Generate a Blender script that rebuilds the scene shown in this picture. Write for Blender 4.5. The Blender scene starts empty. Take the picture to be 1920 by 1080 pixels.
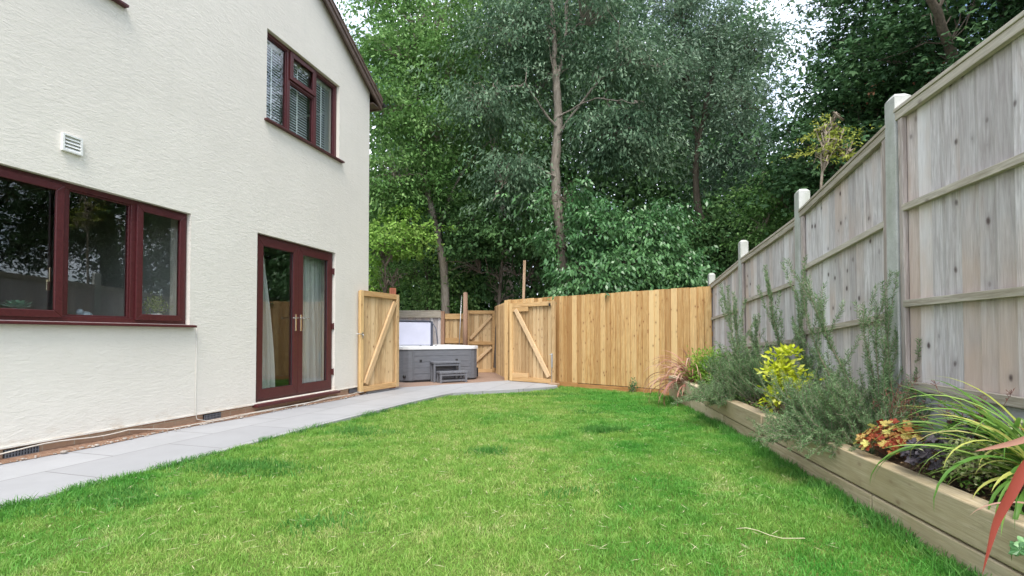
import bpy, math, random
import numpy as np
from mathutils import Vector, Matrix
R = math.radians
scene = bpy.context.scene
col = scene.collection
rng = np.random.default_rng(7)
random.seed(7)

# ------------------------------------------------------------------ camera
CAM_H = 0.95
cd = bpy.data.cameras.new('camera')
cam = bpy.data.objects.new('camera', cd)
col.objects.link(cam)
cam.location = (0, 0, CAM_H)
cam.rotation_euler = (R(90 + 1.2), 0, 0)
cd.lens = 16.875
cd.sensor_width = 36
cd.shift_y = 0.037
cd.clip_start = 0.05
cd.clip_end = 1000
scene.camera = cam
scene.render.resolution_x = 1024
scene.render.resolution_y = 576

# ------------------------------------------------------------------ sky, sun, exposure
SUN_EL, SUN_AZ = 60, 178          # azimuth clockwise from +Y
w = bpy.data.worlds.new('World')
scene.world = w
w.use_nodes = True
nt = w.node_tree
nt.nodes.clear()
sky = nt.nodes.new('ShaderNodeTexSky')
sky.sky_type = 'NISHITA'
sky.sun_disc = False
sky.sun_elevation = R(SUN_EL)
sky.sun_rotation = R(SUN_AZ)
sky.dust_density = 1.0
tc = nt.nodes.new('ShaderNodeTexCoord')
mp = nt.nodes.new('ShaderNodeMapping')
mp.inputs['Scale'].default_value = (1.6, 1.6, 3.2)
mp.inputs['Location'].default_value = (1.35, 0.6, 0.3)
nz = nt.nodes.new('ShaderNodeTexNoise')
nz.inputs['Scale'].default_value = 2.2
nz.inputs['Detail'].default_value = 7
nz.inputs['Roughness'].default_value = 0.55
rp = nt.nodes.new('ShaderNodeValToRGB')
rp.color_ramp.elements[0].position = 0.36
rp.color_ramp.elements[1].position = 0.60
mx = nt.nodes.new('ShaderNodeMix')
mx.data_type = 'RGBA'
mx.inputs[7].default_value = (8.9, 9.5, 10.6, 1)
bg = nt.nodes.new('ShaderNodeBackground')
bg.inputs['Strength'].default_value = 0.10
wo = nt.nodes.new('ShaderNodeOutputWorld')
L = nt.links
L.new(tc.outputs['Generated'], mp.inputs['Vector'])
L.new(mp.outputs[0], nz.inputs['Vector'])
L.new(nz.outputs['Fac'], rp.inputs['Fac'])
L.new(rp.outputs['Color'], mx.inputs[0])
L.new(sky.outputs[0], mx.inputs[6])
L.new(mx.outputs[2], bg.inputs['Color'])
L.new(bg.outputs[0], wo.inputs[0])

sd = bpy.data.lights.new('sun', 'SUN')
sd.energy = 1.5
sd.angle = R(26)
sd.color = (1, 0.95, 0.87)
sun = bpy.data.objects.new('sun', sd)
col.objects.link(sun)
az, el = R(SUN_AZ), R(SUN_EL)
sdir = Vector((math.sin(az) * math.cos(el), math.cos(az) * math.cos(el), math.sin(el)))
sun.rotation_euler = (-sdir).to_track_quat('-Z', 'Y').to_euler()

scene.view_settings.view_transform = 'Standard'
scene.view_settings.look = 'None'
scene.view_settings.gamma = 1
scene.view_settings.exposure = 1.5

# ------------------------------------------------------------------ helpers
def tag(o, label=None, cat=None, group=None, kind=None):
    if label: o['label'] = label
    if cat: o['category'] = cat
    if group: o['group'] = group
    if kind: o['kind'] = kind
    return o

def thing(name, label, cat, loc=(0, 0, 0), rz=0.0, group=None):
    o = bpy.data.objects.new(name, None)
    col.objects.link(o)
    o.empty_display_size = 0.1
    o.location = loc
    o.rotation_euler = (0, 0, rz)
    return tag(o, label, cat, group)

def copy_tree(o, parent=None):
    c = o.copy()
    col.objects.link(c)
    c.parent = parent
    for ch in list(o.children):
        copy_tree(ch, c)
    return c

def at(px, py, Y):
    """point at distance Y seen at photo pixel px,py (level-camera approximation)"""
    return Vector(((px - 960) / 900 * Y, Y, CAM_H + (630 - py) / 900 * Y))

def link_mesh(name, me, mat, parent):
    o = bpy.data.objects.new(name, me)
    col.objects.link(o)
    if mat: me.materials.append(mat)
    if parent is not None: o.parent = parent
    return o

def np_mesh(name, V, F, mat, parent=None, rnd=None, smooth=False, vattr=None):
    """V (n,3), F (m,k) -> one mesh object; rnd one value per face"""
    V = np.asarray(V, dtype=np.float32); F = np.asarray(F, dtype=np.int32)
    me = bpy.data.meshes.new(name)
    m, k = F.shape
    me.vertices.add(len(V)); me.vertices.foreach_set('co', V.ravel())
    me.loops.add(m * k); me.loops.foreach_set('vertex_index', F.ravel())
    me.polygons.add(m)
    me.polygons.foreach_set('loop_start', np.arange(m, dtype=np.int32) * k)
    me.polygons.foreach_set('loop_total', np.full(m, k, dtype=np.int32))
    if smooth: me.polygons.foreach_set('use_smooth', np.ones(m, dtype=bool))
    if rnd is not None:
        a = me.attributes.new('rnd', 'FLOAT', 'FACE')
        a.data.foreach_set('value', np.asarray(rnd, dtype=np.float32))
    if vattr is not None:
        a = me.attributes.new('tip', 'FLOAT', 'POINT')
        a.data.foreach_set('value', np.asarray(vattr, dtype=np.float32))
    me.update(calc_edges=True)
    return link_mesh(name, me, mat, parent)

class MB:
    def __init__(s):
        s.v, s.f, s.r, s.sm = [], [], [], []
    def add(s, vs, fs, r=None, smooth=False):
        b = len(s.v)
        if r is None: r = random.random()
        s.v += [tuple(v) for v in vs]
        for f in fs:
            s.f.append([i + b for i in f]); s.r.append(r); s.sm.append(smooth)
    def box(s, x0, x1, y0, y1, z0, z1, r=None, M=None, z1b=None, z0b=None):
        """z1b: top height at x1 when it differs from the one at x0"""
        za = z1 if z1b is None else z1b
        zb = z0 if z0b is None else z0b
        vs = [(x0,y0,z0),(x1,y0,zb),(x1,y1,zb),(x0,y1,z0),(x0,y0,z1),(x1,y0,za),(x1,y1,za),(x0,y1,z1)]
        if M: vs = [M @ Vector(v) for v in vs]
        s.add(vs, [(0,3,2,1),(4,5,6,7),(0,1,5,4),(1,2,6,5),(2,3,7,6),(3,0,4,7)], r)
    def quad(s, a, b, c, d, r=None): s.add([a,b,c,d], [(0,1,2,3)], r)
    def ring(s, x0, x1, z0, z1, wl, wr, wb, wt, y0, y1):
        """mitred rectangular frame in the xz plane"""
        O = [(x0,z0),(x1,z0),(x1,z1),(x0,z1)]
        I = [(x0+wl,z0+wb),(x1-wr,z0+wb),(x1-wr,z1-wt),(x0+wl,z1-wt)]
        for k in range(4):
            j = (k+1) % 4
            q = [O[k],O[j],I[j],I[k]]
            vs = [(a,y0,b) for a,b in q] + [(a,y1,b) for a,b in q]
            s.add(vs, [(0,1,2,3),(7,6,5,4),(0,4,5,1),(1,5,6,2),(2,6,7,3),(3,7,4,0)])
    def prism(s, pts, z0, z1, r=None):
        n = len(pts)
        vs = [(x,y,z0) for x,y in pts] + [(x,y,z1) for x,y in pts]
        fs = [tuple(range(n))[::-1], tuple(range(n,2*n))] + [(i,(i+1)%n,(i+1)%n+n,i+n) for i in range(n)]
        s.add(vs, fs, r)
    def tube(s, pts, radii, seg=8, r=None, cap=True):
        pts = [Vector(p) for p in pts]
        n = len(pts)
        if not hasattr(radii, '__len__'): radii = [radii]*n
        vs = []
        up = Vector((0,0,1))
        t0 = (pts[1]-pts[0]).normalized()
        if abs(t0.z) > .9: up = Vector((1,0,0))
        side = t0.cross(up).normalized()
        for i,p in enumerate(pts):
            t = (pts[min(i+1,n-1)]-pts[max(i-1,0)]).normalized()
            side = (side - t*side.dot(t)).normalized()
            b = t.cross(side)
            for k in range(seg):
                a = 2*math.pi*k/seg
                vs.append(p + (side*math.cos(a)+b*math.sin(a))*radii[i])
        fs = [(i*seg+k, i*seg+(k+1)%seg, (i+1)*seg+(k+1)%seg, (i+1)*seg+k) for i in range(n-1) for k in range(seg)]
        if cap: fs += [tuple(range(seg))[::-1], tuple((n-1)*seg+k for k in range(seg))]
        s.add(vs, fs, r, True)
    def lathe(s, prof, cx=0, cy=0, seg=20, r=None):
        vs = [(cx+q*math.cos(2*math.pi*k/seg), cy+q*math.sin(2*math.pi*k/seg), z) for q,z in prof for k in range(seg)]
        n = len(prof)
        fs = [(i*seg+k, i*seg+(k+1)%seg, (i+1)*seg+(k+1)%seg, (i+1)*seg+k) for i in range(n-1) for k in range(seg)]
        fs += [tuple(range(seg))[::-1], tuple((n-1)*seg+k for k in range(seg))]
        s.add(vs, fs, r, True)
    def build(s, name, mat, parent=None, bevel=0, loc=None, rot=None):
        me = bpy.data.meshes.new(name)
        me.from_pydata(s.v, [], s.f)
        a = me.attributes.new('rnd', 'FLOAT', 'FACE')
        a.data.foreach_set('value', s.r)
        me.polygons.foreach_set('use_smooth', s.sm)
        me.update()
        o = link_mesh(name, me, mat, parent)
        if bevel:
            m = o.modifiers.new('bevel', 'BEVEL')
            m.width = bevel; m.segments = 2; m.limit_method = 'ANGLE'; m.angle_limit = R(40)
        if loc: o.location = loc
        if rot: o.rotation_euler = rot
        return o

# ------------------------------------------------------------------ materials
class NT:
    def __init__(s, name):
        s.m = bpy.data.materials.new(name); s.m.use_nodes = True
        s.t = s.m.node_tree; s.n = s.t.nodes
        s.b = s.n['Principled BSDF']; s.out = s.n['Material Output']
    def new(s, ty, **kw):
        n = s.n.new('ShaderNode'+ty)
        for k,v in kw.items():
            if k in n.inputs: n.inputs[k].default_value = v
            else: setattr(n, k, v)
        return n
    def l(s, a, b): s.t.links.new(a, b)
    def coords(s, sc=(1,1,1), space='Object', rndoff=0):
        c = s.new('TexCoord'); m = s.new('Mapping'); m.inputs['Scale'].default_value = sc
        s.l(c.outputs[space], m.inputs['Vector'])
        if rndoff:
            at_ = s.new('Attribute', attribute_name='rnd')
            mu = s.new('Math', operation='MULTIPLY'); mu.inputs[1].default_value = rndoff
            s.l(at_.outputs['Fac'], mu.inputs[0])
            cb = s.new('CombineXYZ')
            for i in range(3): s.l(mu.outputs[0], cb.inputs[i])
            s.l(cb.outputs[0], m.inputs['Location'])
        return m.outputs[0]
    def noise(s, vec, scale, detail=4, rough=.5, dist=0):
        n = s.new('TexNoise'); n.inputs['Scale'].default_value = scale
        n.inputs['Detail'].default_value = detail; n.inputs['Roughness'].default_value = rough
        n.inputs['Distortion'].default_value = dist
        s.l(vec, n.inputs['Vector']); return n.outputs['Fac']
    def ramp(s, fac, stops, interp='LINEAR'):
        r = s.new('ValToRGB'); e = r.color_ramp.elements; r.color_ramp.interpolation = interp
        while len(e) < len(stops): e.new(.5)
        for i,(p,c) in enumerate(stops):
            e[i].position = p; e[i].color = (c,c,c,1) if not hasattr(c,'__len__') else (*c,1)
        s.l(fac, r.inputs[0]); return r.outputs[0]
    def mix(s, fac, a, b, mode='MIX'):
        m = s.new('Mix', data_type='RGBA', blend_type=mode)
        for sock,v in ((0,fac),(6,a),(7,b)):
            if hasattr(v,'is_linked'): s.l(v, m.inputs[sock])
            elif hasattr(v,'__len__'): m.inputs[sock].default_value = (*v,1)
            else: m.inputs[sock].default_value = v
        return m.outputs[2]
    def bump(s, h, strength=.3, dist=.01, prev=None):
        b = s.new('Bump'); b.inputs['Strength'].default_value = strength; b.inputs['Distance'].default_value = dist
        s.l(h, b.inputs['Height'])
        if prev: s.l(prev, b.inputs['Normal'])
        s.l(b.outputs[0], s.b.inputs['Normal']); return b.outputs[0]
    def base(s, c, rough=.6, metal=0, spec=None):
        if hasattr(c,'is_linked'): s.l(c, s.b.inputs['Base Color'])
        else: s.b.inputs['Base Color'].default_value = (*c,1)
        s.b.inputs['Roughness'].default_value = rough
        s.b.inputs['Metallic'].default_value = metal
        if spec is not None: s.b.inputs['Specular IOR Level'].default_value = spec

def plain(name, c, rough=.5, metal=0, var=.12, sc=30, bump=.05):
    n = NT(name); v = n.coords()
    f = n.noise(v, sc, 5, .6)
    c2 = tuple(x*(1-var*2) for x in c)
    n.base(n.mix(n.ramp(f, [(.35,0),(.65,1)]), c, c2), rough, metal)
    n.bump(f, bump, .004); return n.m

def wood(name, cols, grain='z', knots=.5, rough=.75, stain=None, tint=.35, kd=(.12,.05,.025), kt=.42):
    """cols: dark, mid, light. grain axis in object space"""
    n = NT(name)
    ax = 'xyz'.index(grain)
    g = [14,14,14]; g[ax] = .9
    v = n.coords(tuple(g), rndoff=37)
    warp = n.noise(v, 1.1, 3, .5)
    fine = n.noise(v, 5, 8, .65, 1.2)
    f2 = n.noise(v, 1.6, 4, .6, 2.0)
    c = n.ramp(f2, [(.28,cols[0]),(.5,cols[1]),(.72,cols[2])])
    c = n.mix(n.ramp(fine, [(.35,.55),(.6,0)]), c, tuple(x*.6 for x in cols[0]))
    at_ = n.new('Attribute', attribute_name='rnd')
    c = n.mix(n.ramp(at_.outputs['Fac'], [(0,tint),(.5,0),(1,0)]), c, tuple(x*.75 for x in cols[0]))
    c = n.mix(n.ramp(at_.outputs['Fac'], [(0,0),(.6,0),(1,tint*1.2)]), c, cols[2])
    if stain:
        sv = n.coords((1.3,1.3,.5), rndoff=3)
        sf = n.noise(sv, 1.4, 4, .6)
        c = n.mix(n.ramp(sf, [(.47,0),(.68,.75)]), c, stain)
    if knots:
        kg = [13,13,13]; kg[ax] = 7.5
        kv = n.coords(tuple(kg), rndoff=53)
        vo = n.new('TexVoronoi'); vo.inputs['Scale'].default_value = 1.0
        vo.inputs['Randomness'].default_value = 1
        dn = n.new('Mix', data_type='VECTOR'); dn.inputs[0].default_value = .08
        nn = n.new('TexNoise'); nn.inputs['Scale'].default_value = 2.5; n.l(kv, nn.inputs['Vector'])
        n.l(kv, dn.inputs[4]); n.l(nn.outputs['Color'], dn.inputs[5])
        n.l(dn.outputs[1], vo.inputs['Vector'])
        k = n.ramp(vo.outputs['Distance'], [(.07,knots),(.12,knots*.6),(.17,knots*.15),(.38,0)])
        cellr = n.new('SeparateColor'); n.l(vo.outputs['Color'], cellr.inputs[0])
        gate = n.ramp(cellr.outputs[0], [(kt,0),(kt+.05,1)])
        mm = n.new('Math', operation='MULTIPLY'); n.l(k, mm.inputs[0]); n.l(gate, mm.inputs[1])
        c = n.mix(mm.outputs[0], c, kd)
    n.base(c, rough, 0, .25)
    n.bump(fine, .35, .004)
    return n.m

def leafmat(name, dark, mid, light, trans=.3, rough=.62, spec=.22, tipc=None):
    n = NT(name)
    at_ = n.new('Attribute', attribute_name='rnd')
    c = n.ramp(at_.outputs['Fac'], [(0,dark),(.5,mid),(1,light)])
    v = n.coords(); f = n.noise(v, .9, 3, .5)
    c = n.mix(n.ramp(f, [(.4,0),(.65,.45)]), c, tuple(x*.8 for x in mid))
    if tipc:
        t = n.new('Attribute', attribute_name='tip')
        c = n.mix(t.outputs['Fac'], c, tipc)
    n.base(c, rough, 0, spec)
    tr = n.new('BsdfTranslucent'); n.l(c, tr.inputs['Color'])
    ms = n.new('MixShader'); ms.inputs[0].default_value = trans
    n.l(n.b.outputs[0], ms.inputs[1]); n.l(tr.outputs[0], ms.inputs[2])
    n.l(ms.outputs[0], n.out.inputs['Surface'])
    return n.m

M = {}
def make_wall():
    n = NT('render_wall')
    v = n.coords((2.2, 2.2, 7))
    a0 = n.noise(v, 4.2, 7, .68, 1.2); m9 = n.new('Math', operation='MULTIPLY'); n.l(a0, m9.inputs[0]); n.l(n.ramp(n.noise(n.coords(), 2.1, 4, .6), [(.35,.55),(.65,1)]), m9.inputs[1]); a = m9.outputs[0]
    v2 = n.coords((1,1,3.5)); b = n.noise(v2, 22, 4, .6, .4)
    v3 = n.coords(); big = n.noise(v3, .7, 4, .6)
    c = n.mix(n.ramp(big, [(.3,0),(.7,1)]), (.76,.715,.64), (.715,.67,.60))
    c = n.mix(n.ramp(a, [(.30,.15),(.42,0)]), c, (.60,.57,.50))
    stk = n.noise(n.coords((7,7,.45)), 1.5, 5, .65)
    c = n.mix(n.ramp(stk, [(.52,0),(.72,.10)]), c, (.55,.53,.48))
    # grime with a shape of its own near the foot of the wall
    sx = n.new('SeparateXYZ'); n.l(n.coords(), sx.inputs[0])
    low = n.ramp(sx.outputs[2], [(.10,.5),(.24,0)])
    st = n.ramp(n.noise(n.coords((3,3,8)), 2, 5, .7), [(.50,0),(.66,.8)])
    mm = n.new('Math', operation='MULTIPLY'); n.l(low, mm.inputs[0]); n.l(st, mm.inputs[1])
    c = n.mix(mm.outputs[0], c, (.42,.27,.15))
    n.base(c, .9, 0, .15)
    p = n.bump(n.ramp(a, [(.12,0),(.60,1)]), .42, .008)
    n.bump(b, .2, .003, p)
    return n.m
M['wall'] = make_wall()
M['gray_wood'] = wood('weathered_boards', [(.44,.385,.37),(.655,.61,.60),(.80,.77,.765)], 'z', .95, .85, stain=(.58,.43,.34), kd=(.10,.07,.065), tint=.5, kt=.36)
M['gray_rail'] = wood('weathered_rail', [(.33,.28,.21),(.52,.46,.38),(.62,.57,.49)], 'x', .5, .85, kd=(.1,.07,.05))
M['gray_upright'] = wood('weathered_batten', [(.30,.24,.21),(.50,.42,.38),(.60,.54,.51)], 'z', .5, .85, kd=(.08,.05,.04))
M['new_wood'] = wood('new_boards', [(.46,.235,.085),(.66,.42,.175),(.76,.54,.27)], 'z', .9, .7, kd=(.22,.075,.025), tint=.75, kt=.26)
M['new_rail'] = wood('new_rail', [(.50,.28,.11),(.64,.41,.19),(.70,.48,.26)], 'x', .5, .7, kd=(.28,.11,.04))
M['brace_wood'] = wood('brace_wood', [(.56,.36,.18),(.68,.47,.26),(.74,.54,.33)], 'x', .35, .7, kd=(.28,.11,.04))
M['gate_board'] = wood('gate_boards', [(.44,.27,.125),(.60,.41,.21),(.70,.52,.30)], 'z', .9, .75, kd=(.2,.08,.035), tint=.6)
M['base_board'] = wood('gravel_board', [(.36,.16,.055),(.50,.25,.09),(.58,.33,.14)], 'x', .4, .75, kd=(.2,.08,.035))
M['sleeper'] = wood('sleeper_wood', [(.40,.31,.19),(.53,.43,.285),(.62,.52,.37)], 'x', .6, .85, stain=(.38,.30,.17), tint=.5, kd=(.18,.10,.05))
M['old_post'] = wood('timber_post', [(.30,.17,.11),(.46,.28,.19),(.52,.34,.24)], 'z', .3, .8)
M['pale_post'] = wood('stake_wood', [(.38,.24,.14),(.52,.36,.23),(.60,.44,.30)], 'z', .3, .8)
M['red_post'] = wood('red_stained_post', [(.28,.09,.05),(.38,.13,.075),(.42,.17,.1)], 'z', .3, .8)

def make_upvc():
    n = NT('mahogany_frame')
    f = n.noise(n.coords((3,3,3)), 9, 6, .6, 1.5)
    c = n.ramp(f, [(.3,(.060,.010,.012)),(.7,(.095,.019,.020))])
    n.base(c, .36, 0, .5); n.bump(f, .08, .002); return n.m
M['upvc'] = make_upvc()

def make_glass():
    n = NT('window_glass')
    fr = n.new('Fresnel'); ge = n.new('NewGeometry'); io = n.new('MapRange')
    io.inputs[3].default_value = 1.7; io.inputs[4].default_value = 1/1.7   # same reflectance from both sides of the pane
    n.l(ge.outputs['Backfacing'], io.inputs[0]); n.l(io.outputs[0], fr.inputs[0])
    tr = n.new('BsdfTransparent'); tr.inputs[0].default_value = (.93,.95,.94,1)
    gl = n.new('BsdfGlossy'); gl.inputs['Roughness'].default_value = 0.0
    b = n.new('Bump'); b.inputs['Strength'].default_value = .006; b.inputs['Distance'].default_value = .02
    n.l(n.noise(n.coords(), 1.5, 2, .4), b.inputs['Height']); n.l(b.outputs[0], gl.inputs['Normal'])
    ms = n.new('MixShader'); n.l(fr.outputs[0], ms.inputs[0]); n.l(tr.outputs[0], ms.inputs[1]); n.l(gl.outputs[0], ms.inputs[2])
    n.l(ms.outputs[0], n.out.inputs['Surface']); return n.m
M['glass'] = make_glass()
M['white_plastic'] = plain('white_plastic', (.78,.78,.75), .4, 0, .04)
M['black_plastic'] = plain('black_plastic', (.03,.03,.032), .4, 0, .1)
M['chrome'] = plain('brushed_steel', (.72,.70,.66), .25, 1, .05)
M['brass'] = plain('pale_brass', (.70,.60,.42), .3, 1, .05)
M['galv'] = plain('galvanised_steel', (.62,.63,.64), .4, .9, .1)
M['brown_paint'] = plain('brown_bargeboard', (.13,.085,.065), .5, 0, .15, 8)
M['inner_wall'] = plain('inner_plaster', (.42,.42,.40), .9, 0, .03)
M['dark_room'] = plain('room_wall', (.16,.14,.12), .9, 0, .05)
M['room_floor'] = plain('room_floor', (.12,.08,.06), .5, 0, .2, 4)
M['blind'] = plain('blind_slat', (.62,.68,.70), .5, 0, .05)
M['tape'] = plain('blind_tape', (.85,.87,.88), .7, 0, .02)

def make_curtain():
    n = NT('sheer_curtain')
    f = n.noise(n.coords((1,1,.4)), 60, 3, .6)
    n.base(n.mix(f, (.78,.77,.74), (.66,.66,.64)), .8)
    tr = n.new('BsdfTranslucent'); tr.inputs[0].default_value = (.75,.74,.7,1)
    ms = n.new('MixShader'); ms.inputs[0].default_value = .35
    n.l(n.b.outputs[0], ms.inputs[1]); n.l(tr.outputs[0], ms.inputs[2]); n.l(ms.outputs[0], n.out.inputs['Surface'])
    return n.m
M['curtain'] = make_curtain()

def make_concrete(name, a, b, green=0):
    n = NT(name); v = n.coords()
    f = n.noise(v, 6, 7, .65); g = n.noise(v, 90, 4, .7)
    c = n.ramp(f, [(.3,a),(.7,b)])
    c = n.mix(n.ramp(g, [(.3,.3),(.5,0)]), c, tuple(x*.6 for x in a))
    if green:
        h = n.noise(n.coords((5,5,1.2)), 1.3, 4, .6)
        c = n.mix(n.ramp(h, [(.45,0),(.65,green)]), c, (.22,.25,.15))
    n.base(c, .9, 0, .2); n.bump(g, .25, .003); return n.m
M['concrete'] = make_concrete('concrete_post', (.40,.40,.37), (.56,.56,.53), .4)
M['gravel_concrete'] = make_concrete('concrete_board', (.34,.34,.33), (.46,.46,.45), .2)

def make_paving():
    n = NT('porcelain_paving')
    v = n.coords()
    br = n.new('TexBrick'); br.offset = .5; br.squash = 1
    br.inputs['Scale'].default_value = 1
    br.inputs['Brick Width'].default_value = .9; br.inputs['Row Height'].default_value = .6
    br.inputs['Mortar Size'].default_value = .006; br.inputs['Mortar Smooth'].default_value = .3
    br.inputs['Color1'].default_value = (.325,.325,.335,1); br.inputs['Color2'].default_value = (.385,.385,.395,1)
    br.inputs['Mortar'].default_value = (.20,.195,.19,1)
    n.l(v, br.inputs['Vector'])
    f = n.noise(v, 3, 7, .65, .5); g = n.noise(v, 60, 5, .7)
    c = n.mix(n.ramp(f, [(.3,.30),(.6,0)]), br.outputs['Color'], (.25,.25,.255))
    c = n.mix(n.ramp(g, [(.3,.25),(.5,0)]), c, (.32,.32,.33))
    n.base(c, .62, 0, .35)
    b = n.bump(g, .12, .002); 
    iv = n.new('Math', operation='SUBTRACT'); iv.inputs[0].default_value = 1; n.l(br.outputs['Fac'], iv.inputs[1])
    n.bump(iv.outputs[0], .6, .004, b); return n.m
M['paving'] = make_paving()

def make_deck():
    n = NT('composite_deck')
    sx = n.new('SeparateXYZ'); n.l(n.coords(), sx.inputs[0])
    m = n.new('Math', operation='MULTIPLY'); m.inputs[1].default_value = 1/.145; n.l(sx.outputs[1], m.inputs[0])
    fr = n.new('Math', operation='FRACT'); n.l(m.outputs[0], fr.inputs[0])
    gap = n.ramp(fr.outputs[0], [(0,1),(.04,1),(.06,0)])
    f = n.noise(n.coords((.6,9,1)), 3, 6, .6)
    c = n.ramp(f, [(.3,(.24,.15,.105)),(.7,(.36,.25,.19))])
    c = n.mix(gap, c, (.04,.03,.025)); n.base(c, .75); n.bump(gap, -.5, .006); return n.m
M['deck'] = make_deck()

def make_soil(name, a, b, sc=14):
    n = NT(name); v = n.coords()
    f = n.noise(v, sc, 9, .7); n.base(n.ramp(f, [(.3,a),(.7,b)]), .95, 0, .1)
    n.bump(f, .9, .03); return n.m
M['soil'] = make_soil('dark_soil', (.05,.034,.024), (.17,.12,.08))
M['strip'] = make_soil('sandy_soil', (.20,.11,.07), (.40,.26,.18), 25)
M['earth'] = make_soil('woodland_floor', (.03,.03,.015), (.09,.08,.04), 3)

def make_brick():
    n = NT('brick_plinth')
    c0 = n.new('TexCoord'); s = n.new('SeparateXYZ'); n.l(c0.outputs['Object'], s.inputs[0])
    cb = n.new('CombineXYZ'); n.l(s.outputs[0], cb.inputs[0]); n.l(s.outputs[2], cb.inputs[1])
    br = n.new('TexBrick'); br.inputs['Scale'].default_value = 1
    br.inputs['Brick Width'].default_value = .225; br.inputs['Row Height'].default_value = .075
    br.inputs['Mortar Size'].default_value = .005
    br.inputs['Color1'].default_value = (.38,.22,.14,1); br.inputs['Color2'].default_value = (.47,.31,.21,1)
    br.inputs['Mortar'].default_value = (.45,.37,.28,1)
    n.l(cb.outputs[0], br.inputs['Vector'])
    f = n.noise(n.coords(), 20, 6, .7)
    n.base(n.mix(n.ramp(f, [(.35,.4),(.6,0)]), br.outputs['Color'], (.28,.17,.1)), .9)
    n.bump(f, .4, .004); return n.m
M['brick'] = make_brick()

def make_lawn():
    n = NT('lawn_soil')
    f = n.noise(n.coords(), 30, 6, .7)
    n.base(n.ramp(f, [(.3,(.05,.08,.018)),(.7,(.15,.21,.045))]), .95, 0, .1); return n.m
M['lawn'] = make_lawn()

def make_grass():
    n = NT('grass_blades')
    at_ = n.new('Attribute', attribute_name='rnd')
    v = n.coords()
    big = n.noise(v, .95, 4, .6, .3); med = n.noise(v, 5.5, 4, .6)
    lush = n.ramp(at_.outputs['Fac'], [(0,(.05,.22,.03)),(.6,(.115,.37,.05)),(1,(.24,.50,.12))])
    dry = n.ramp(at_.outputs['Fac'], [(0,(.15,.33,.05)),(.6,(.29,.47,.09)),(.86,(.54,.57,.22)),(1,(.64,.53,.33))])
    sx = n.new('SeparateXYZ'); n.l(v, sx.inputs[0])
    # sparser, yellower middle of the lawn; lush edges
    ax = n.new('Math', operation='ABSOLUTE')
    sh = n.new('Math', operation='ADD'); sh.inputs[1].default_value = .75; n.l(sx.outputs[0], sh.inputs[0]); n.l(sh.outputs[0], ax.inputs[0])
    edge = n.ramp(ax.outputs[0], [(.0,.34),(1.0,-0.0)])   # clamped ramp over 0..1 m widened below
    m0 = n.new('MapRange'); m0.inputs[1].default_value = .5; m0.inputs[2].default_value = 2.2
    m0.inputs[3].default_value = .10; m0.inputs[4].default_value = -.17
    n.l(ax.outputs[0], m0.inputs[0])
    a1 = n.new('Math', operation='ADD'); n.l(big, a1.inputs[0]); n.l(m0.outputs[0], a1.inputs[1])
    a2 = n.new('Math', operation='MULTIPLY_ADD'); a2.inputs[1].default_value = .45; n.l(med, a2.inputs[0]); n.l(a1.outputs[0], a2.inputs[2])
    k = n.ramp(a2.outputs[0], [(.49,0),(.76,.95)])
    c = n.mix(k, lush, dry)
    n.base(c, .5, 0, .3)
    tr = n.new('BsdfTranslucent'); n.l(c, tr.inputs['Color'])
    ms = n.new('MixShader'); ms.inputs[0].default_value = .35
    n.l(n.b.outputs[0], ms.inputs[1]); n.l(tr.outputs[0], ms.inputs[2]); n.l(ms.outputs[0], n.out.inputs['Surface'])
    return n.m
M['grass'] = make_grass()
M['tuft'] = leafmat('tuft_grass', (.05,.18,.03), (.10,.29,.05), (.18,.39,.09), .3)
M['straw'] = plain('dry_straw', (.62,.55,.35), .8)

def bark(name, a, b):
    n = NT(name); f = n.noise(n.coords((9,9,1.6)), 2.2, 7, .65, 1)
    n.base(n.ramp(f, [(.3,a),(.7,b)]), .9, 0, .1); n.bump(f, .8, .03); return n.m
M['bark_gray'] = bark('gray_bark', (.18,.15,.12), (.40,.35,.29))
M['bark_dark'] = bark('dark_bark', (.08,.065,.05), (.19,.155,.12))
M['bark_twig'] = bark('pale_twig', (.22,.17,.12), (.42,.36,.28))

M['leaf_ash'] = leafmat('ash_leaves', (.06,.15,.035), (.145,.29,.075), (.31,.47,.17), .34)
M['leaf_silver'] = leafmat('silver_green_leaves', (0.057,0.115,0.063), (0.132,0.218,0.132), (0.310,0.402,0.287), .25)
M['leaf_blue'] = leafmat('blue_green_leaves', (.045,.10,.05), (.115,.20,.11), (.26,.35,.22), .28)
M['leaf_laurel'] = leafmat('laurel_leaves', (0.034,0.098,0.034), (0.086,0.213,0.069), (0.218,0.414,0.161), .22, .35, .5)
M['leaf_dark'] = leafmat('dark_leaves', (0.023,0.058,0.019), (0.058,0.130,0.039), (0.130,0.247,0.078), .25)
M['leaf_bright'] = leafmat('bright_leaves', (.09,.20,.03), (.20,.38,.06), (.38,.56,.14), .35)
M['leaf_maple'] = leafmat('maple_leaves', (0.023,0.057,0.023), (0.057,0.132,0.046), (0.149,0.253,0.103), .22)
M['leaf_russet'] = leafmat('russet_seed_keys', (.16,.06,.035), (.30,.13,.07), (.46,.24,.13), .3)
M['leaf_yellow'] = leafmat('yellow_leaves', (.16,.23,.03), (.32,.37,.06), (.50,.50,.12), .3)
M['leaf_wood'] = leafmat('far_leaves', (0.027,0.061,0.020), (0.068,0.149,0.047), (0.149,0.257,0.095), .25)
M['rosemary'] = leafmat('rosemary_needles', (.09,.17,.065), (.19,.31,.13), (.36,.48,.26), .3)
M['rosemary_dark'] = leafmat('rosemary_old_needles', (.07,.15,.055), (.15,.26,.105), (.28,.40,.20), .25)
M['choisya'] = leafmat('golden_leaves', (.36,.46,.02), (.62,.68,.04), (.82,.80,.22), .3)
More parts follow.
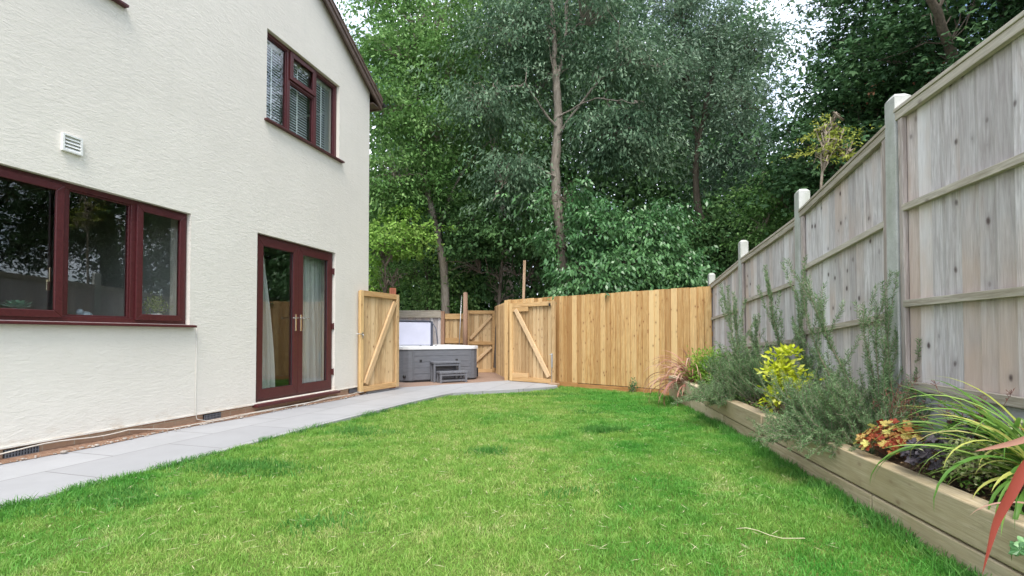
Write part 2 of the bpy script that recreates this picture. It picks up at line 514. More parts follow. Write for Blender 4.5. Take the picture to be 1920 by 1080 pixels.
M['limefoliage'] = leafmat('lime_foliage', (.10,.24,.02), (.22,.42,.05), (.42,.58,.10), .35)
M['strap_green'] = leafmat('strap_leaf_green', (.07,.18,.03), (.16,.32,.06), (.34,.48,.12), .3, .4)
M['strap_yellow'] = leafmat('strap_leaf_yellow', (.40,.46,.08), (.58,.58,.16), (.70,.64,.28), .3, .4)
M['strap_pink'] = leafmat('strap_leaf_pink', (.30,.12,.09), (.52,.27,.20), (.72,.48,.38), .3, .45)
M['strap_red'] = leafmat('strap_leaf_red', (.26,.05,.035), (.36,.075,.05), (.50,.15,.10), .25, .4)
M['heuchera'] = leafmat('amber_leaves', (.22,.025,.02), (.40,.10,.04), (.70,.68,.20), .3, .45)
M['heuchera_dark'] = leafmat('plum_leaves', (.03,.024,.03), (.075,.06,.072), (.17,.145,.16), .15, .4)
M['variegated'] = leafmat('cream_variegated_leaves', (.20,.30,.08), (.52,.55,.28), (.75,.73,.48), .3)
M['redstem'] = plain('red_stem', (.24,.09,.06), .7)
M['litter'] = leafmat('litter_leaves', (.12,.07,.04), (.26,.17,.09), (.46,.34,.20), .1)
M['succulent'] = leafmat('succulent_leaves', (.08,.22,.14), (.16,.34,.23), (.28,.46,.34), .1)
M['tub_panel'] = None

def make_panelmat():
    n = NT('tub_cladding'); f = n.noise(n.coords((1,1,8)), 5, 5, .6)
    n.base(n.ramp(f, [(.3,(.125,.13,.145)),(.7,(.175,.18,.20))]), .5); n.bump(f, .15, .003); return n.m
M['tub_panel'] = make_panelmat()
M['tub_step'] = plain('step_resin', (.17,.175,.195), .5, 0, .1)
M['acrylic'] = plain('white_acrylic', (.82,.83,.84), .15, 0, .02)
M['cover'] = plain('cover_lining', (.55,.56,.68), .5, 0, .05, 3)
M['cover_edge'] = plain('cover_vinyl', (.07,.08,.11), .45, 0, .1)
M['stone'] = plain('pebble', (.55,.47,.40), .8, 0, .25, 9)
M['ceramic'] = plain('white_ceramic', (.75,.73,.70), .25)
M['blue_ceramic'] = plain('blue_grey_ceramic', (.30,.36,.42), .3)
M['roof_tile'] = plain('roof_tile', (.17,.10,.075), .85, 0, .3, 12, .3)
M['painted_cable'] = plain('painted_cable', (.62,.59,.53), .8, 0, .05)
M['cable'] = plain('cable_sheath', (.68,.62,.54), .6, 0, .1)

# ------------------------------------------------------------------ ground
def z_path(y):
    return 0 if y < 5 else (-.04 if y > 8.5 else -.04*(y-5)/3.5)
def z_lawn(x, y):
    t = np.clip((y-4)/4.5, 0, 1)
    side = np.clip((x+1)/2.5, 0, 1)
    return (-.02+.05*side)*(1-t) + (-.105)*t

g = MB()
g.add([(-90,-60,-.32),(90,-60,-.32),(90,140,-.32),(-90,140,-.32)], [(0,1,2,3)])
tag(g.build('ground', M['earth']), kind='structure')

nx, ny = 45, 60
X, Yg = np.meshgrid(np.linspace(-3.4, 3.6, nx), np.linspace(-1.5, 11.2, ny))
Z = z_lawn(X, Yg)
# cut the corner behind the timber fence
V = np.stack([X.ravel(), Yg.ravel(), Z.ravel()], 1)
idx = np.arange(nx*ny).reshape(ny, nx)
F = np.stack([idx[:-1,:-1].ravel(), idx[:-1,1:].ravel(), idx[1:,1:].ravel(), idx[1:,:-1].ravel()], 1)
cen = V[F].mean(1)
fence_y = lambda x: 11.0 - (x+.11)*(2.93/3.44)
F = F[cen[:,1] < fence_y(cen[:,0]) + .1]
tag(np_mesh('lawn', V, F, M['lawn'], smooth=True), kind='structure')

EDGE = [(-3.4,1.2),(-2.85,2.67),(-2.47,3.73),(-2.28,4.4),(-2.10,5.03),(-1.87,5.8),(-1.52,7.0),(-1.17,8.05),(-1.02,8.35),(-.75,8.52),(.1,8.95),(.66,9.28),(.90,9.52)]
def wallx(y): return -4.873+.2867*y
# paving
pv = MB()
poly = [(-5.3,-1.2),(-4.2,-1.2)] + EDGE + [(.91,9.85),(-.10,10.72),(-2.2,9.2),(-2.5,8.55)] 
poly = [(p[0],p[1]) for p in poly]
import bmesh
from mathutils.geometry import tessellate_polygon
def slab(name, poly, zf, th, mat, rot=0, origin=(0,0), steps=None):
    """flat slab following zf(y); densified outline, local frame turned by rot so patterns run along it"""
    pts = []
    for i in range(len(poly)):
        a, b = Vector((*poly[i],0)), Vector((*poly[(i+1)%len(poly)],0))
        n = max(1, int((b-a).length/.4))
        for k in range(n): pts.append(a.lerp(b, k/n))
    tri = tessellate_polygon([pts])
    ca, sa = math.cos(-rot), math.sin(-rot)
    def loc(p, z):
        x, y = p.x-origin[0], p.y-origin[1]
        return (x*ca-y*sa, x*sa+y*ca, z)
    n = len(pts)
    top = [loc(p, zf(p.y)) for p in pts]; bot = [loc(p, zf(p.y)-th) for p in pts]
    m = MB()
    fs = [tuple(t) for t in tri] + [(i+n,(i+1)%n+n,(i+1)%n,i) for i in range(n)]
    m.add(top+bot, fs, .5)
    o = m.build(name, mat)
    bm = bmesh.new(); bm.from_mesh(o.data); bmesh.ops.recalc_face_normals(bm, faces=bm.faces); bm.to_mesh(o.data); bm.free()
    o.location = (*origin, 0); o.rotation_euler = (0,0,rot)
    return o
HR = math.atan2(.9613,.2756)       # direction of the house wall
tag(slab('patio_path', poly, z_path, .12, M['paving'], HR, (-2.49,8.31)), kind='structure')
deckpoly = [(-2.9,8.62),(-2.5,8.56),(-2.2,9.21),(-.10,10.73),(.0,10.9),(-.5,14.2),(-5.6,14.2),(-5.6,9.2)]
tag(slab('deck', deckpoly, lambda y: -.05, .1, M['deck'], math.atan2(.471,.882), (-2.137,10.34)), kind='structure')
# strip of bare sandy soil between wall and paving
st = MB()
for k in range(40):
    y0, y1 = -1+k*.225, -1+(k+1)*.225
    wd0, wd1 = .10+.03*math.sin(k*.9), .10+.03*math.sin((k+1)*.9)
    if y1 > 8.2: break
    st.add([(wallx(y0)-.05,y0,.035),(wallx(y0)+wd0,y0,z_path(y0)+.004),(wallx(y1)+wd1,y1,z_path(y1)+.004),(wallx(y1)-.05,y1,.035)], [(0,1,2,3)], .5, True)
tag(st.build('soil_strip', M['strip']), kind='structure')
# pebbles lying in the strip
pb = MB()
for k in range(330):
    y = random.uniform(1.5, 8.1); x = wallx(y)+random.gauss(.10,.025)
    s = random.uniform(.004,.011) if random.random() > .06 else random.uniform(.014,.022)
    vs = []; sx, sy, sz = s*random.uniform(.8,1.5), s*random.uniform(.8,1.4), s*.65
    for i in range(4):
        th = math.pi*(i+.5)/4
        for j in range(6):
            ph = 2*math.pi*j/6
            vs.append((x+sx*math.sin(th)*math.cos(ph), y+sy*math.sin(th)*math.sin(ph), z_path(y)+.008+sz*.6+sz*math.cos(th)))
    fs = [(i*6+j, i*6+(j+1)%6, (i+1)*6+(j+1)%6, (i+1)*6+j) for i in range(3) for j in range(6)] + [tuple(range(6)), tuple(range(18,24))[::-1]]
    pb.add(vs, fs, None, True)
tag(pb.build('pebbles', M['stone']), 'loose pale pebbles scattered along the foot of the house wall', 'pebbles', kind='stuff')

# ------------------------------------------------------------------ house
HB = (-2.49, 8.31, 0)
house = thing('house', 'cream rendered gable house wall with mahogany brown windows beside the paved path', 'house', HB, HR)
EZ, SL, RU = 5.23, .60, -4.25      # eaves height, roof slope, ridge position
HL = -8.5                          # far (near camera) end of the gable
TH = .28
OPEN = [(-5.20,-3.358,1.07,2.25), (-2.457,-.912,.12,2.24), (-2.335,-.84,3.72,4.895), (-4.95,-4.09,4.03,4.86)]
wm = MB()
us = sorted({HL,0,*[o[0] for o in OPEN],*[o[1] for o in OPEN]})
zs = sorted({.10,EZ,*[o[2] for o in OPEN],*[o[3] for o in OPEN]})
def solid(u, z): return not any(o[0]<u<o[1] and o[2]<z<o[3] for o in OPEN)
for i in range(len(us)-1):
    for j in range(len(zs)-1):
        if solid((us[i]+us[i+1])/2, (zs[j]+zs[j+1])/2):
            a,b,c,d = us[i],us[i+1],zs[j],zs[j+1]
            wm.quad((a,0,c),(b,0,c),(b,0,d),(a,0,d),.5)
            wm.quad((a,TH,c),(a,TH,d),(b,TH,d),(b,TH,c),.5)
for (a,b,c,d) in OPEN:
    wm.quad((a,0,c),(a,0,d),(a,TH,d),(a,TH,c),.5); wm.quad((b,0,c),(b,TH,c),(b,TH,d),(b,0,d),.5)
    wm.quad((a,0,d),(b,0,d),(b,TH,d),(a,TH,d),.5); wm.quad((a,0,c),(a,TH,c),(b,TH,c),(b,0,c),.5)
RZ = EZ - RU*SL
wm.add([(HL,0,EZ),(0,0,EZ),(RU,0,RZ)], [(0,1,2)], .5)
wm.add([(HL,TH,EZ),(0,TH,EZ),(RU,TH,RZ)], [(2,1,0)], .5)
wm.quad((0,0,.10),(0,8,.10),(0,8,EZ),(0,0,EZ),.5)
wm.quad((HL,8,.10),(HL,0,.10),(HL,0,EZ),(HL,8,EZ),.5)
wm.quad((0,8,.10),(HL,8,.10),(HL,8,EZ),(0,8,EZ),.5)
wm.add([(HL,8,EZ),(0,8,EZ),(RU,8,RZ)], [(0,1,2)], .5)
wm.quad((HL,0,.10),(0,0,.10),(0,TH,.10),(HL,TH,.10),.5)
# drip bead along the foot of the render
wm.box(HL, .0, -.010, 0, .10, .115, .5)
wm.build('wall', M['wall'], house)
pl = MB()
pl.box(HL+.02, -.02, .018, TH, -.30, .099)
pl.box(-.20, -.02, TH, 7.9, -.30, .099)
pl.build('plinth', M['brick'], house)
# rooms behind the glass
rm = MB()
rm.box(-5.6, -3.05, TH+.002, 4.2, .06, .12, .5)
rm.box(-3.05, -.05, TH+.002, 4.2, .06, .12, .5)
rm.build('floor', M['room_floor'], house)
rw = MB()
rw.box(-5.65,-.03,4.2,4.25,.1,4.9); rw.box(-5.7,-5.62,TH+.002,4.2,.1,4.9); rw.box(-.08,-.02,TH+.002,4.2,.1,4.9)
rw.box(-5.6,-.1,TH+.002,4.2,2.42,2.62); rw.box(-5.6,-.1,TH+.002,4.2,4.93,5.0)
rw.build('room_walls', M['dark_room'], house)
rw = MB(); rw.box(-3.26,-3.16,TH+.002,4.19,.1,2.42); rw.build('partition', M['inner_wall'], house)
# roof
rf = MB()
def slope_z(x): return EZ + (-x if x > RU else (x-2*RU))*SL
ov, edge = .24, .10
for sgn in (1,-1):
    xa = ov if sgn > 0 else HL-ov
    n = 22
    for k in range(n):
        t0, t1 = k/n, (k+1)/n+.012
        p0, p1 = xa+(RU-xa)*t0, xa+(RU-xa)*min(t1,1)
        z0, z1 = slope_z(p0)+.06, slope_z(p1)+.06
        # a course of tiles, thick at its lower edge
        vs = [(p0,-edge-.02,z0),(p1,-edge-.02,z1),(p1,8.1,z1),(p0,8.1,z0),(p0,-edge-.02,z0+.045),(p1,-edge-.02,z1+.02),(p1,8.1,z1+.02),(p0,8.1,z0+.045)]
        rf.add(vs, [(0,3,2,1),(4,5,6,7),(0,1,5,4),(1,2,6,5),(2,3,7,6),(3,0,4,7)])
roof = rf.build('roof', M['roof_tile'], house)
bb = MB()
for (xa, xb) in ((ov, RU), (HL-ov, RU)):
    for (y0,y1,dz0,dz1) in ((-edge,-edge+.03,-.10,.058),(-edge-.016,-edge-.001,-.012,.05)):
        za, zb = slope_z(xa), slope_z(xb)
        vs = [(xa,y0,za+dz0),(xb,y0,zb+dz0),(xb,y1,zb+dz0),(xa,y1,za+dz0),(xa,y0,za+dz1),(xb,y0,zb+dz1),(xb,y1,zb+dz1),(xa,y1,za+dz1)]
        bb.add(vs, [(0,3,2,1),(4,5,6,7),(0,1,5,4),(1,2,6,5),(2,3,7,6),(3,0,4,7)])
bb.build('bargeboard', M['brown_paint'], house)
so = MB()
so.quad((ov,-edge+.03,slope_z(ov)-.02),(RU,-edge+.03,slope_z(RU)-.02),(RU,.0,slope_z(RU)-.02),(ov,0,slope_z(ov)-.02))
so.box(0.002, ov-.02, -edge+.031, 8.0, slope_z(ov)-.08, slope_z(ov)-.06)
so.box(ov-.02, ov, -edge+.031, 8.0, slope_z(ov)-.10, slope_z(ov)+.05)
so.build('soffit', M['brown_paint'], house)
gt = MB()
for k in range(8):
    a0, a1 = math.pi+math.pi*k/8, math.pi+math.pi*(k+1)/8
    c = (ov+.055, slope_z(ov)+.035)
    for rr in (.055,.051):
        gt.quad((c[0]+rr*math.cos(a0),-.13,c[1]+rr*math.sin(a0)),(c[0]+rr*math.cos(a1),-.13,c[1]+rr*math.sin(a1)),(c[0]+rr*math.cos(a1),8,c[1]+rr*math.sin(a1)),(c[0]+rr*math.cos(a0),8,c[1]+rr*math.sin(a0)))
gt.prism([(0,0),(.11,0),(.11,.004),(0,.004)],0,.001)
gt.v = gt.v
gt.add([(ov+.055+.055*math.cos(math.pi+math.pi*k/8),-.131,slope_z(ov)+.035+.055*math.sin(math.pi+math.pi*k/8)) for k in range(9)], [tuple(range(9))])
gt.v[-9-8:-9] = [(ov+.05,.5,slope_z(ov)+.02)]*8      # (cap strip folded away inside the gutter)
gt.build('gutter', M['black_plastic'], house)

# windows -----------------------------------------------------------
def pane(mb, x0, x1, z0, z1, y): mb.box(x0, x1, y, y+.006, z0, z1)
def sill(parent, x0, x1, z, d=.055):
    m = MB()
    vs = [(x0,-d,z-.03),(x1,-d,z-.03),(x1,.07,z-.03),(x0,.07,z-.03),(x0,-d,z-.008),(x1,-d,z-.008),(x1,.07,z+.004),(x0,.07,z+.004)]
    m.add(vs, [(0,3,2,1),(4,5,6,7),(0,1,5,4),(1,2,6,5),(2,3,7,6),(3,0,4,7)])
    return m.build('sill', M['upvc'], parent, .003)
YF = .055
def window(x0, x1, z0, z1, lights, label):
    """lights: (xa, xb, za, zb, kind) kind 's' opening sash, 'f' fixed"""
    f = MB()
    f.ring(x0, x1, z0, z1, .05, .05, .05, .05, YF, YF+.07)
    xs = sorted({l[0] for l in lights if l[0] > x0+.1})
    for xm in xs: f.box(xm-.03, xm+.03, YF+.001, YF+.069, z0+.0502, z1-.0502)
    for (xa,xb,za,zb,k) in lights:
        if zb < z1-.1:
            f.box(xa+.0302, xb-.0302, YF+.002, YF+.068, zb-.025, zb+.025)
    w_ = f.build('window', M['upvc'], house, .003)
    if label: w_['label'] = label
    for (xa,xb,za,zb,k) in lights:
        l = xa + (.03 if xa > x0+.1 else .05); r = xb - (.03 if xb < x1-.1 else .05)
        b = za + (.05 if za < z0+.1 else .025); t = zb - (.05 if zb > z1-.1 else .025)
        if k == 's':
            s = MB(); s.ring(l-.018, r+.018, b-.018, t+.018, .06,.06,.06,.06, YF-.022, YF-.001)
            s.build('sash', M['upvc'], w_, .004)
            p = MB(); pane(p, l+.03, r-.03, b+.03, t-.03, YF+.02)
        else:
            s = MB(); s.ring(l, r, b, t, .014,.014,.014,.014, YF+.014, YF+.03)
            s.build('bead', M['upvc'], w_, .003)
            p = MB(); pane(p, l+.002, r-.002, b+.002, t-.002, YF+.034)
        p.build('pane', M['glass'], w_)
    return w_
w1 = window(-5.20,-3.358,1.07,2.25, [(-5.20,-4.47,1.07,2.25,'s'),(-4.47,-3.90,1.07,2.25,'f'),(-3.90,-3.358,1.07,2.25,'s')], 'long three light kitchen window')
sill(w1, -5.24, -3.315, 1.07)
w2 = window(-2.335,-.84,3.72,4.895, [(-2.335,-1.888,3.72,4.895,'f'),(-1.888,-1.345,3.72,4.47,'f'),(-1.888,-1.345,4.47,4.895,'s'),(-1.345,-.84,3.72,4.895,'f')], 'upstairs window with blinds behind the glass')
sill(w2, -2.37, -.77, 3.72)
w3 = window(-4.95,-4.09,4.03,4.86, [(-4.95,-4.52,4.03,4.86,'s'),(-4.52,-4.09,4.03,4.86,'f')], None)
sill(w3, -4.98, -4.055, 4.03)
m = MB(); m.box(-4.535,-4.52,YF+.06,YF+.09,1.40,1.52); m.box(-4.54,-4.515,YF+.08,YF+.10,1.33,1.42)
m.build('handle', M['brass'], w1, .003)

# french doors
f = MB(); f.ring(-2.457,-.912,.12,2.24,.045,.045,.04,.045,YF,YF+.07)
dr = f.build('french_door', M['upvc'], house, .003)
for (a,b) in ((-2.415,-1.686),(-1.684,-.954)):
    s = MB(); s.ring(a, b, .155, 2.20, .095,.095,.12,.10, YF-.022, YF+.04); s.build('door_leaf', M['upvc'], dr, .004)
    p = MB(); pane(p, a+.09, b-.09, .27, 2.105, YF+.01); p.build('pane', M['glass'], dr)
    s = MB(); s.ring(a+.092, b-.092, .272, 2.103, .008,.008,.008,.008, YF-.005, YF+.006); s.build('gasket', M['black_plastic'], dr)
for xh, sg in ((-1.735,-1),(-1.635,1)):
    h = MB(); h.box(xh-.013, xh+.013, YF-.030, YF-.0225, 1.02, 1.25)
    h.tube([(xh,YF-.03,1.20),(xh,YF-.075,1.20),(xh+sg*.02,YF-.08,1.20),(xh+sg*.115,YF-.078,1.195)], .008, 8)
    h.build('handle', M['chrome'], dr, .002)
for z in (.40, 1.10, 1.95):
    for xh in (-2.43, -.938):
        h = MB(); h.box(xh-.017, xh+.017, YF-.035, YF-.0225, z-.045, z+.045); h.tube([(xh+(.017 if xh>-1.5 else -.017),YF-.036,z-.05),(xh+(.017 if xh>-1.5 else -.017),YF-.036,z+.05)], .009, 8)
        h.build('hinge', M['upvc'], dr, .002)
m = MB()
vs = [(-2.49,-.07,.07),(-.86,-.07,.07),(-.86,.06,.07),(-2.49,.06,.07),(-2.49,-.07,.10),(-.86,-.07,.10),(-.86,.06,.119),(-2.49,.06,.119)]
m.add(vs, [(0,3,2,1),(4,5,6,7),(0,1,5,4),(1,2,6,5),(2,3,7,6),(3,0,4,7)]); m.build('sill', M['upvc'], dr, .003)
# vent cover, air bricks
v = MB(); v.ring(-4.54,-4.395,2.49,2.635,.014,.014,.014,.014,-.030,0)
for k in range(4):
    z = 2.506+k*.029
    v.add([(-4.525,-.026,z),(-4.41,-.026,z),(-4.41,-.006,z+.027),(-4.525,-.006,z+.027),(-4.525,-.020,z-.002),(-4.41,-.020,z-.002),(-4.41,-.001,z+.024),(-4.525,-.001,z+.024)], [(0,1,2,3),(4,5,1,0),(0,3,7,4),(1,5,6,2)])
v.box(-4.527,-4.408,-.004,-.001,2.50,2.625)
v.build('vent_cover', M['white_plastic'], house)
for u in (-4.75,-3.06,-.42):
    a = MB(); a.box(u-.11,u+.11,.004,.017,.018,.088)
    ab = a.build('air_brick', M['black_plastic'], house)
    gr = MB()
    for k in range(12): gr.box(u-.105+k*.0185,u-.105+k*.0185+.007,-.002,.0038,.022,.084)
    for k in range(3): gr.box(u-.105,u+.105,-.003,-.0021,.024+k*.025,.029+k*.025)
    gr.build('grille', M['tub_panel'], ab)

# things inside the windows (in house-local coordinates)
HM = Matrix.Translation(HB) @ Matrix.Rotation(HR, 4, 'Z')
def hw(x, y, z): return HM @ Vector((x, y, z))
def inhouse(name, label, cat, x, y, z, group=None): return thing(name, label, cat, hw(x,y,z), HR, group)
for (xa, xb, za, zb, lab) in ((-2.29,-1.92,3.77,4.85,'pale venetian blind behind the left pane of the upstairs window'),
                      (-1.85,-1.38,3.77,4.85,'pale venetian blind behind the middle pane of the upstairs window'),
                      (-1.31,-.89,3.77,4.85,'pale venetian blind behind the right pane of the upstairs window')):
    t = inhouse('venetian_blind', lab, 'blind', xa, .17, za, 'blinds in the upstairs window')
    s = MB(); z = .02
    while z < zb-za-.04:
        s.add([(0,-.012,z-.019),(xb-xa,-.012,z-.019),(xb-xa,.012,z+.014),(0,.012,z+.014)], [(0,1,2,3)]); z += .038
    s.build('slats', M['blind'], t)
    q = MB(); q.box(0,xb-xa,-.02,.02,zb-za-.04,zb-za); q.build('headrail', M['tape'], t)
    q = MB(); q.box((xb-xa)*.48,(xb-xa)*.48+.022,-.024,-.021,0,zb-za-.04); q.build('tape', M['tape'], t)
def curtain(label, x0t, x1t, x0b, x1b, z0, z1, y, folds):
    t = inhouse('curtain', label, 'curtain', 0, 0, 0, 'curtains at the french doors')
    nu, nv = 90, 24; Vv = []
    for j in range(nv+1):
        tz = j/nv; e = tz**1.7
        a, b = x0b+(x0t-x0b)*e, x1b+(x1t-x1b)*e
        for i in range(nu+1):
            s = i/nu
            Vv.append((a+(b-a)*s+.008*math.sin(s*folds*9), y+.028*math.sin(s*folds*2*math.pi+.5*math.sin(3*tz))+.008*math.sin(s*31+tz*5), z0+(z1-z0)*tz))
    ii = np.arange((nu+1)*(nv+1)).reshape(nv+1,nu+1)
    Ff = np.stack([ii[:-1,:-1].ravel(),ii[:-1,1:].ravel(),ii[1:,1:].ravel(),ii[1:,:-1].ravel()],1)
    np_mesh('drape', Vv, Ff, M['curtain'], t, smooth=True)
curtain('white sheer curtain sweeping to a narrow top behind the left door glass', -2.26,-2.20, -2.26,-1.94, .14, 2.16, .20, 4)
curtain('white sheer curtain hanging in full folds behind the right door glass', -1.50,-1.20, -1.54,-1.12, .14, 2.16, .20, 6)
curtain('plain pale curtain at the hinge side of the right door glass', -1.13,-.93, -1.11,-.93, .14, 2.16, .25, 3)
# dresser seen through the left door
t = inhouse('dresser', 'tall tan shelf unit standing in the room behind the left french door', 'dresser', -1.55, 2.2, .12)
m = MB(); m.box(-.4,.4,0,.35,0,.85); m.box(-.4,-.36,.1,.35,.85,1.9); m.box(.36,.4,.1,.35,.85,1.9); m.box(-.36,.36,.33,.35,.85,1.9)
m.build('cabinet', M['new_rail'], t, .004)
for z in (1.15,1.45,1.75): m = MB(); m.box(-.36,.36,.1,.329,z,z+.02); m.build('shelf', M['new_rail'], t)

# numpy leaf helper ---------------------------------------------------
def leaf_arrays(C, D, Lh, Wd, nrm=None, fold=0.0):
    n = len(C)
    D = D/np.linalg.norm(D, axis=1, keepdims=True)
    if nrm is None: nrm = rng.normal(size=(n,3))
    S = np.cross(D, nrm); S /= np.linalg.norm(S, axis=1, keepdims=True)+1e-9
    Lh = np.broadcast_to(Lh, n)[:,None]; Wd = np.broadcast_to(Wd, n)[:,None]
    Vv = np.empty((n,4,3))
    Vv[:,0] = C; Vv[:,1] = C + D*Lh*.45 + S*Wd*.5; Vv[:,2] = C + D*Lh; Vv[:,3] = C + D*Lh*.45 - S*Wd*.5
    return Vv.reshape(-1,3), np.arange(n*4).reshape(n,4)

def leaf_object(name, C, D, Lh, Wd, mat, parent, nrm=None, rnd=None):
    Vv, F = leaf_arrays(C, D, Lh, Wd, nrm)
    return np_mesh(name, Vv, F, mat, parent, rng.random(len(C)) if rnd is None else rnd)

def rosette(parent, n, L0, W0, mat, lift=.5, z0=0, name='leaves'):
    a = np.arange(n)*2.4; tt = np.linspace(.3,1,n)
    D = np.stack([np.cos(a)*tt, np.sin(a)*tt, lift*(1.3-tt)],1)
    C = np.zeros((n,3)); C[:,2] = z0+.03*(1-tt)
    return leaf_object(name, C, D, L0*tt, W0, mat, parent, nrm=np.tile([0,0,1.0],(n,1)))
t = inhouse('succulent_plant', 'blue green succulent rosette on the kitchen windowsill', 'plant', -4.68, .22, 1.12)
rosette(t, 30, .15, .05, M['succulent'], .8, .05)
m = MB(); m.lathe([(.035,0),(.045,.05),(.04,.05)]); m.build('pot', M['blue_ceramic'], t)
t = inhouse('ornament', 'small pale blue animal ornament on the kitchen windowsill', 'ornament', -4.21, .22, 1.10)
m = MB(); m.lathe([(.02,0),(.045,.012),(.05,.035),(.035,.06),(.012,.072)], .02); m.lathe([(.008,.03),(.026,.045),(.03,.065),(.02,.085),(.006,.092)], -.03)
m.build('body', M['blue_ceramic'], t)
t = inhouse('potted_plant', 'bushy cream variegated plant in a white pot on the kitchen windowsill', 'plant', -3.56, .22, 1.10)
m = MB(); m.lathe([(.045,0),(.055,.06),(.062,.065),(.062,.08),(.055,.08)]); m.build('pot', M['ceramic'], t)
n = 420; C = rng.normal(size=(n,3))*[.06,.045,.05]+[0,0,.16]; leaf_object('foliage', C, rng.normal(size=(n,3))+[0,0,.5], .028, .013, M['variegated'], t)
m = MB(); m.box(-5.2,-3.36,.13,.40,1.085,1.10); m.build('window_board', M['inner_wall'], house)

# cable along the wall foot
t = thing('cable', 'thin pale cable running along the foot of the house wall', 'cable', (0,0,0))
pts = []
for k in range(60):
    u = -5.6+k*.0905
    zz = .075+.012*math.sin(k*.7) if u < -3.95 else max(.018, .075-(u+3.95)*.16)
    y_ = -.012 if u < -3.95 else -.012-.075*min(1,(u+3.95)*1.4)+.012*math.sin(k*.8)
    pts.append(hw(u, y_, zz))
m = MB(); m.tube(pts, .0055, 6); m.build('lower_run', M['cable'], t)
m = MB(); m.tube([hw(-3.28,-.006,1.03),hw(-3.28,-.008,.13),hw(-3.275,-.02,.06),hw(-3.2,-.07,.03),hw(-2.9,-.09,.03),hw(-2.3,-.12,.035),hw(-1.7,-.13,.02),hw(-1.2,-.10,.04),hw(-.7,-.11,.02),hw(-.1,-.05,.05)], .0035, 6)
m.build('upper_run', M['painted_cable'], t)

# ------------------------------------------------------------------ right boundary fence
def fxy(y): return (1.974+.175*y, y)
FR = math.atan2(1, .175)
def fthing(name, label, cat, y, z, group=None): return thing(name, label, cat, (*fxy(y), z), FR, group)
posts = [(1.30,2.56,'concrete fence post at the near end beyond the tall fence panel'),
         (3.10,2.52,'tallest concrete fence post beside the nearest weathered panel'),
         (4.56,2.35,'concrete fence post between the sagging panel and the third panel'),
         (6.40,2.23,'concrete fence post between the third and the farthest weathered panel'),
         (8.17,2.02,'concrete fence post where the weathered fence meets the new timber fence')]
for k,(y, top, lab) in enumerate(posts):
    t = fthing('fence_post', lab, 'fence post', y, -.2, 'concrete posts of the weathered fence')
    m = MB(); h = top+.2
    m.prism([(-.055,-.05),(.055,-.05),(.055,.05),(-.055,.05)], 0, h-.03)
    m.add([(-.055,-.05,h-.03),(.055,-.05,h-.03),(.055,.05,h-.03),(-.055,.05,h-.03),(-.022,-.03,h),(.022,-.03,h),(.022,.03,h),(-.022,.03,h)], [(4,5,6,7),(0,1,5,4),(1,2,6,5),(2,3,7,6),(3,0,4,7)])
    m.build('shaft', M['concrete'], t, .004)
panels = [ # y0, y1, zb0, zb1, zt0, zt1, rails (z0,z1), label
    (1.36, 3.035, .62,.62, 2.39,2.39, [(1.757,1.757),(1.153,1.153)], 'nearest and tallest weathered feather edge fence panel'),
    (3.165, 4.50, .53,.46, 2.33,2.125, [(1.70,1.58),(1.08,.98)], 'weathered fence panel with a sloping sagging top beside the tallest post'),
    (4.62, 6.34, .38,.30, 2.075,1.965, [(1.47,1.40),(.90,.82)], 'third weathered fence panel behind the tall wispy shrub stems'),
    (6.46, 8.11, .22,.12, 1.955,1.80, [(1.31,1.235),(.72,.64)], 'farthest weathered fence panel next to the new timber fence'),
]
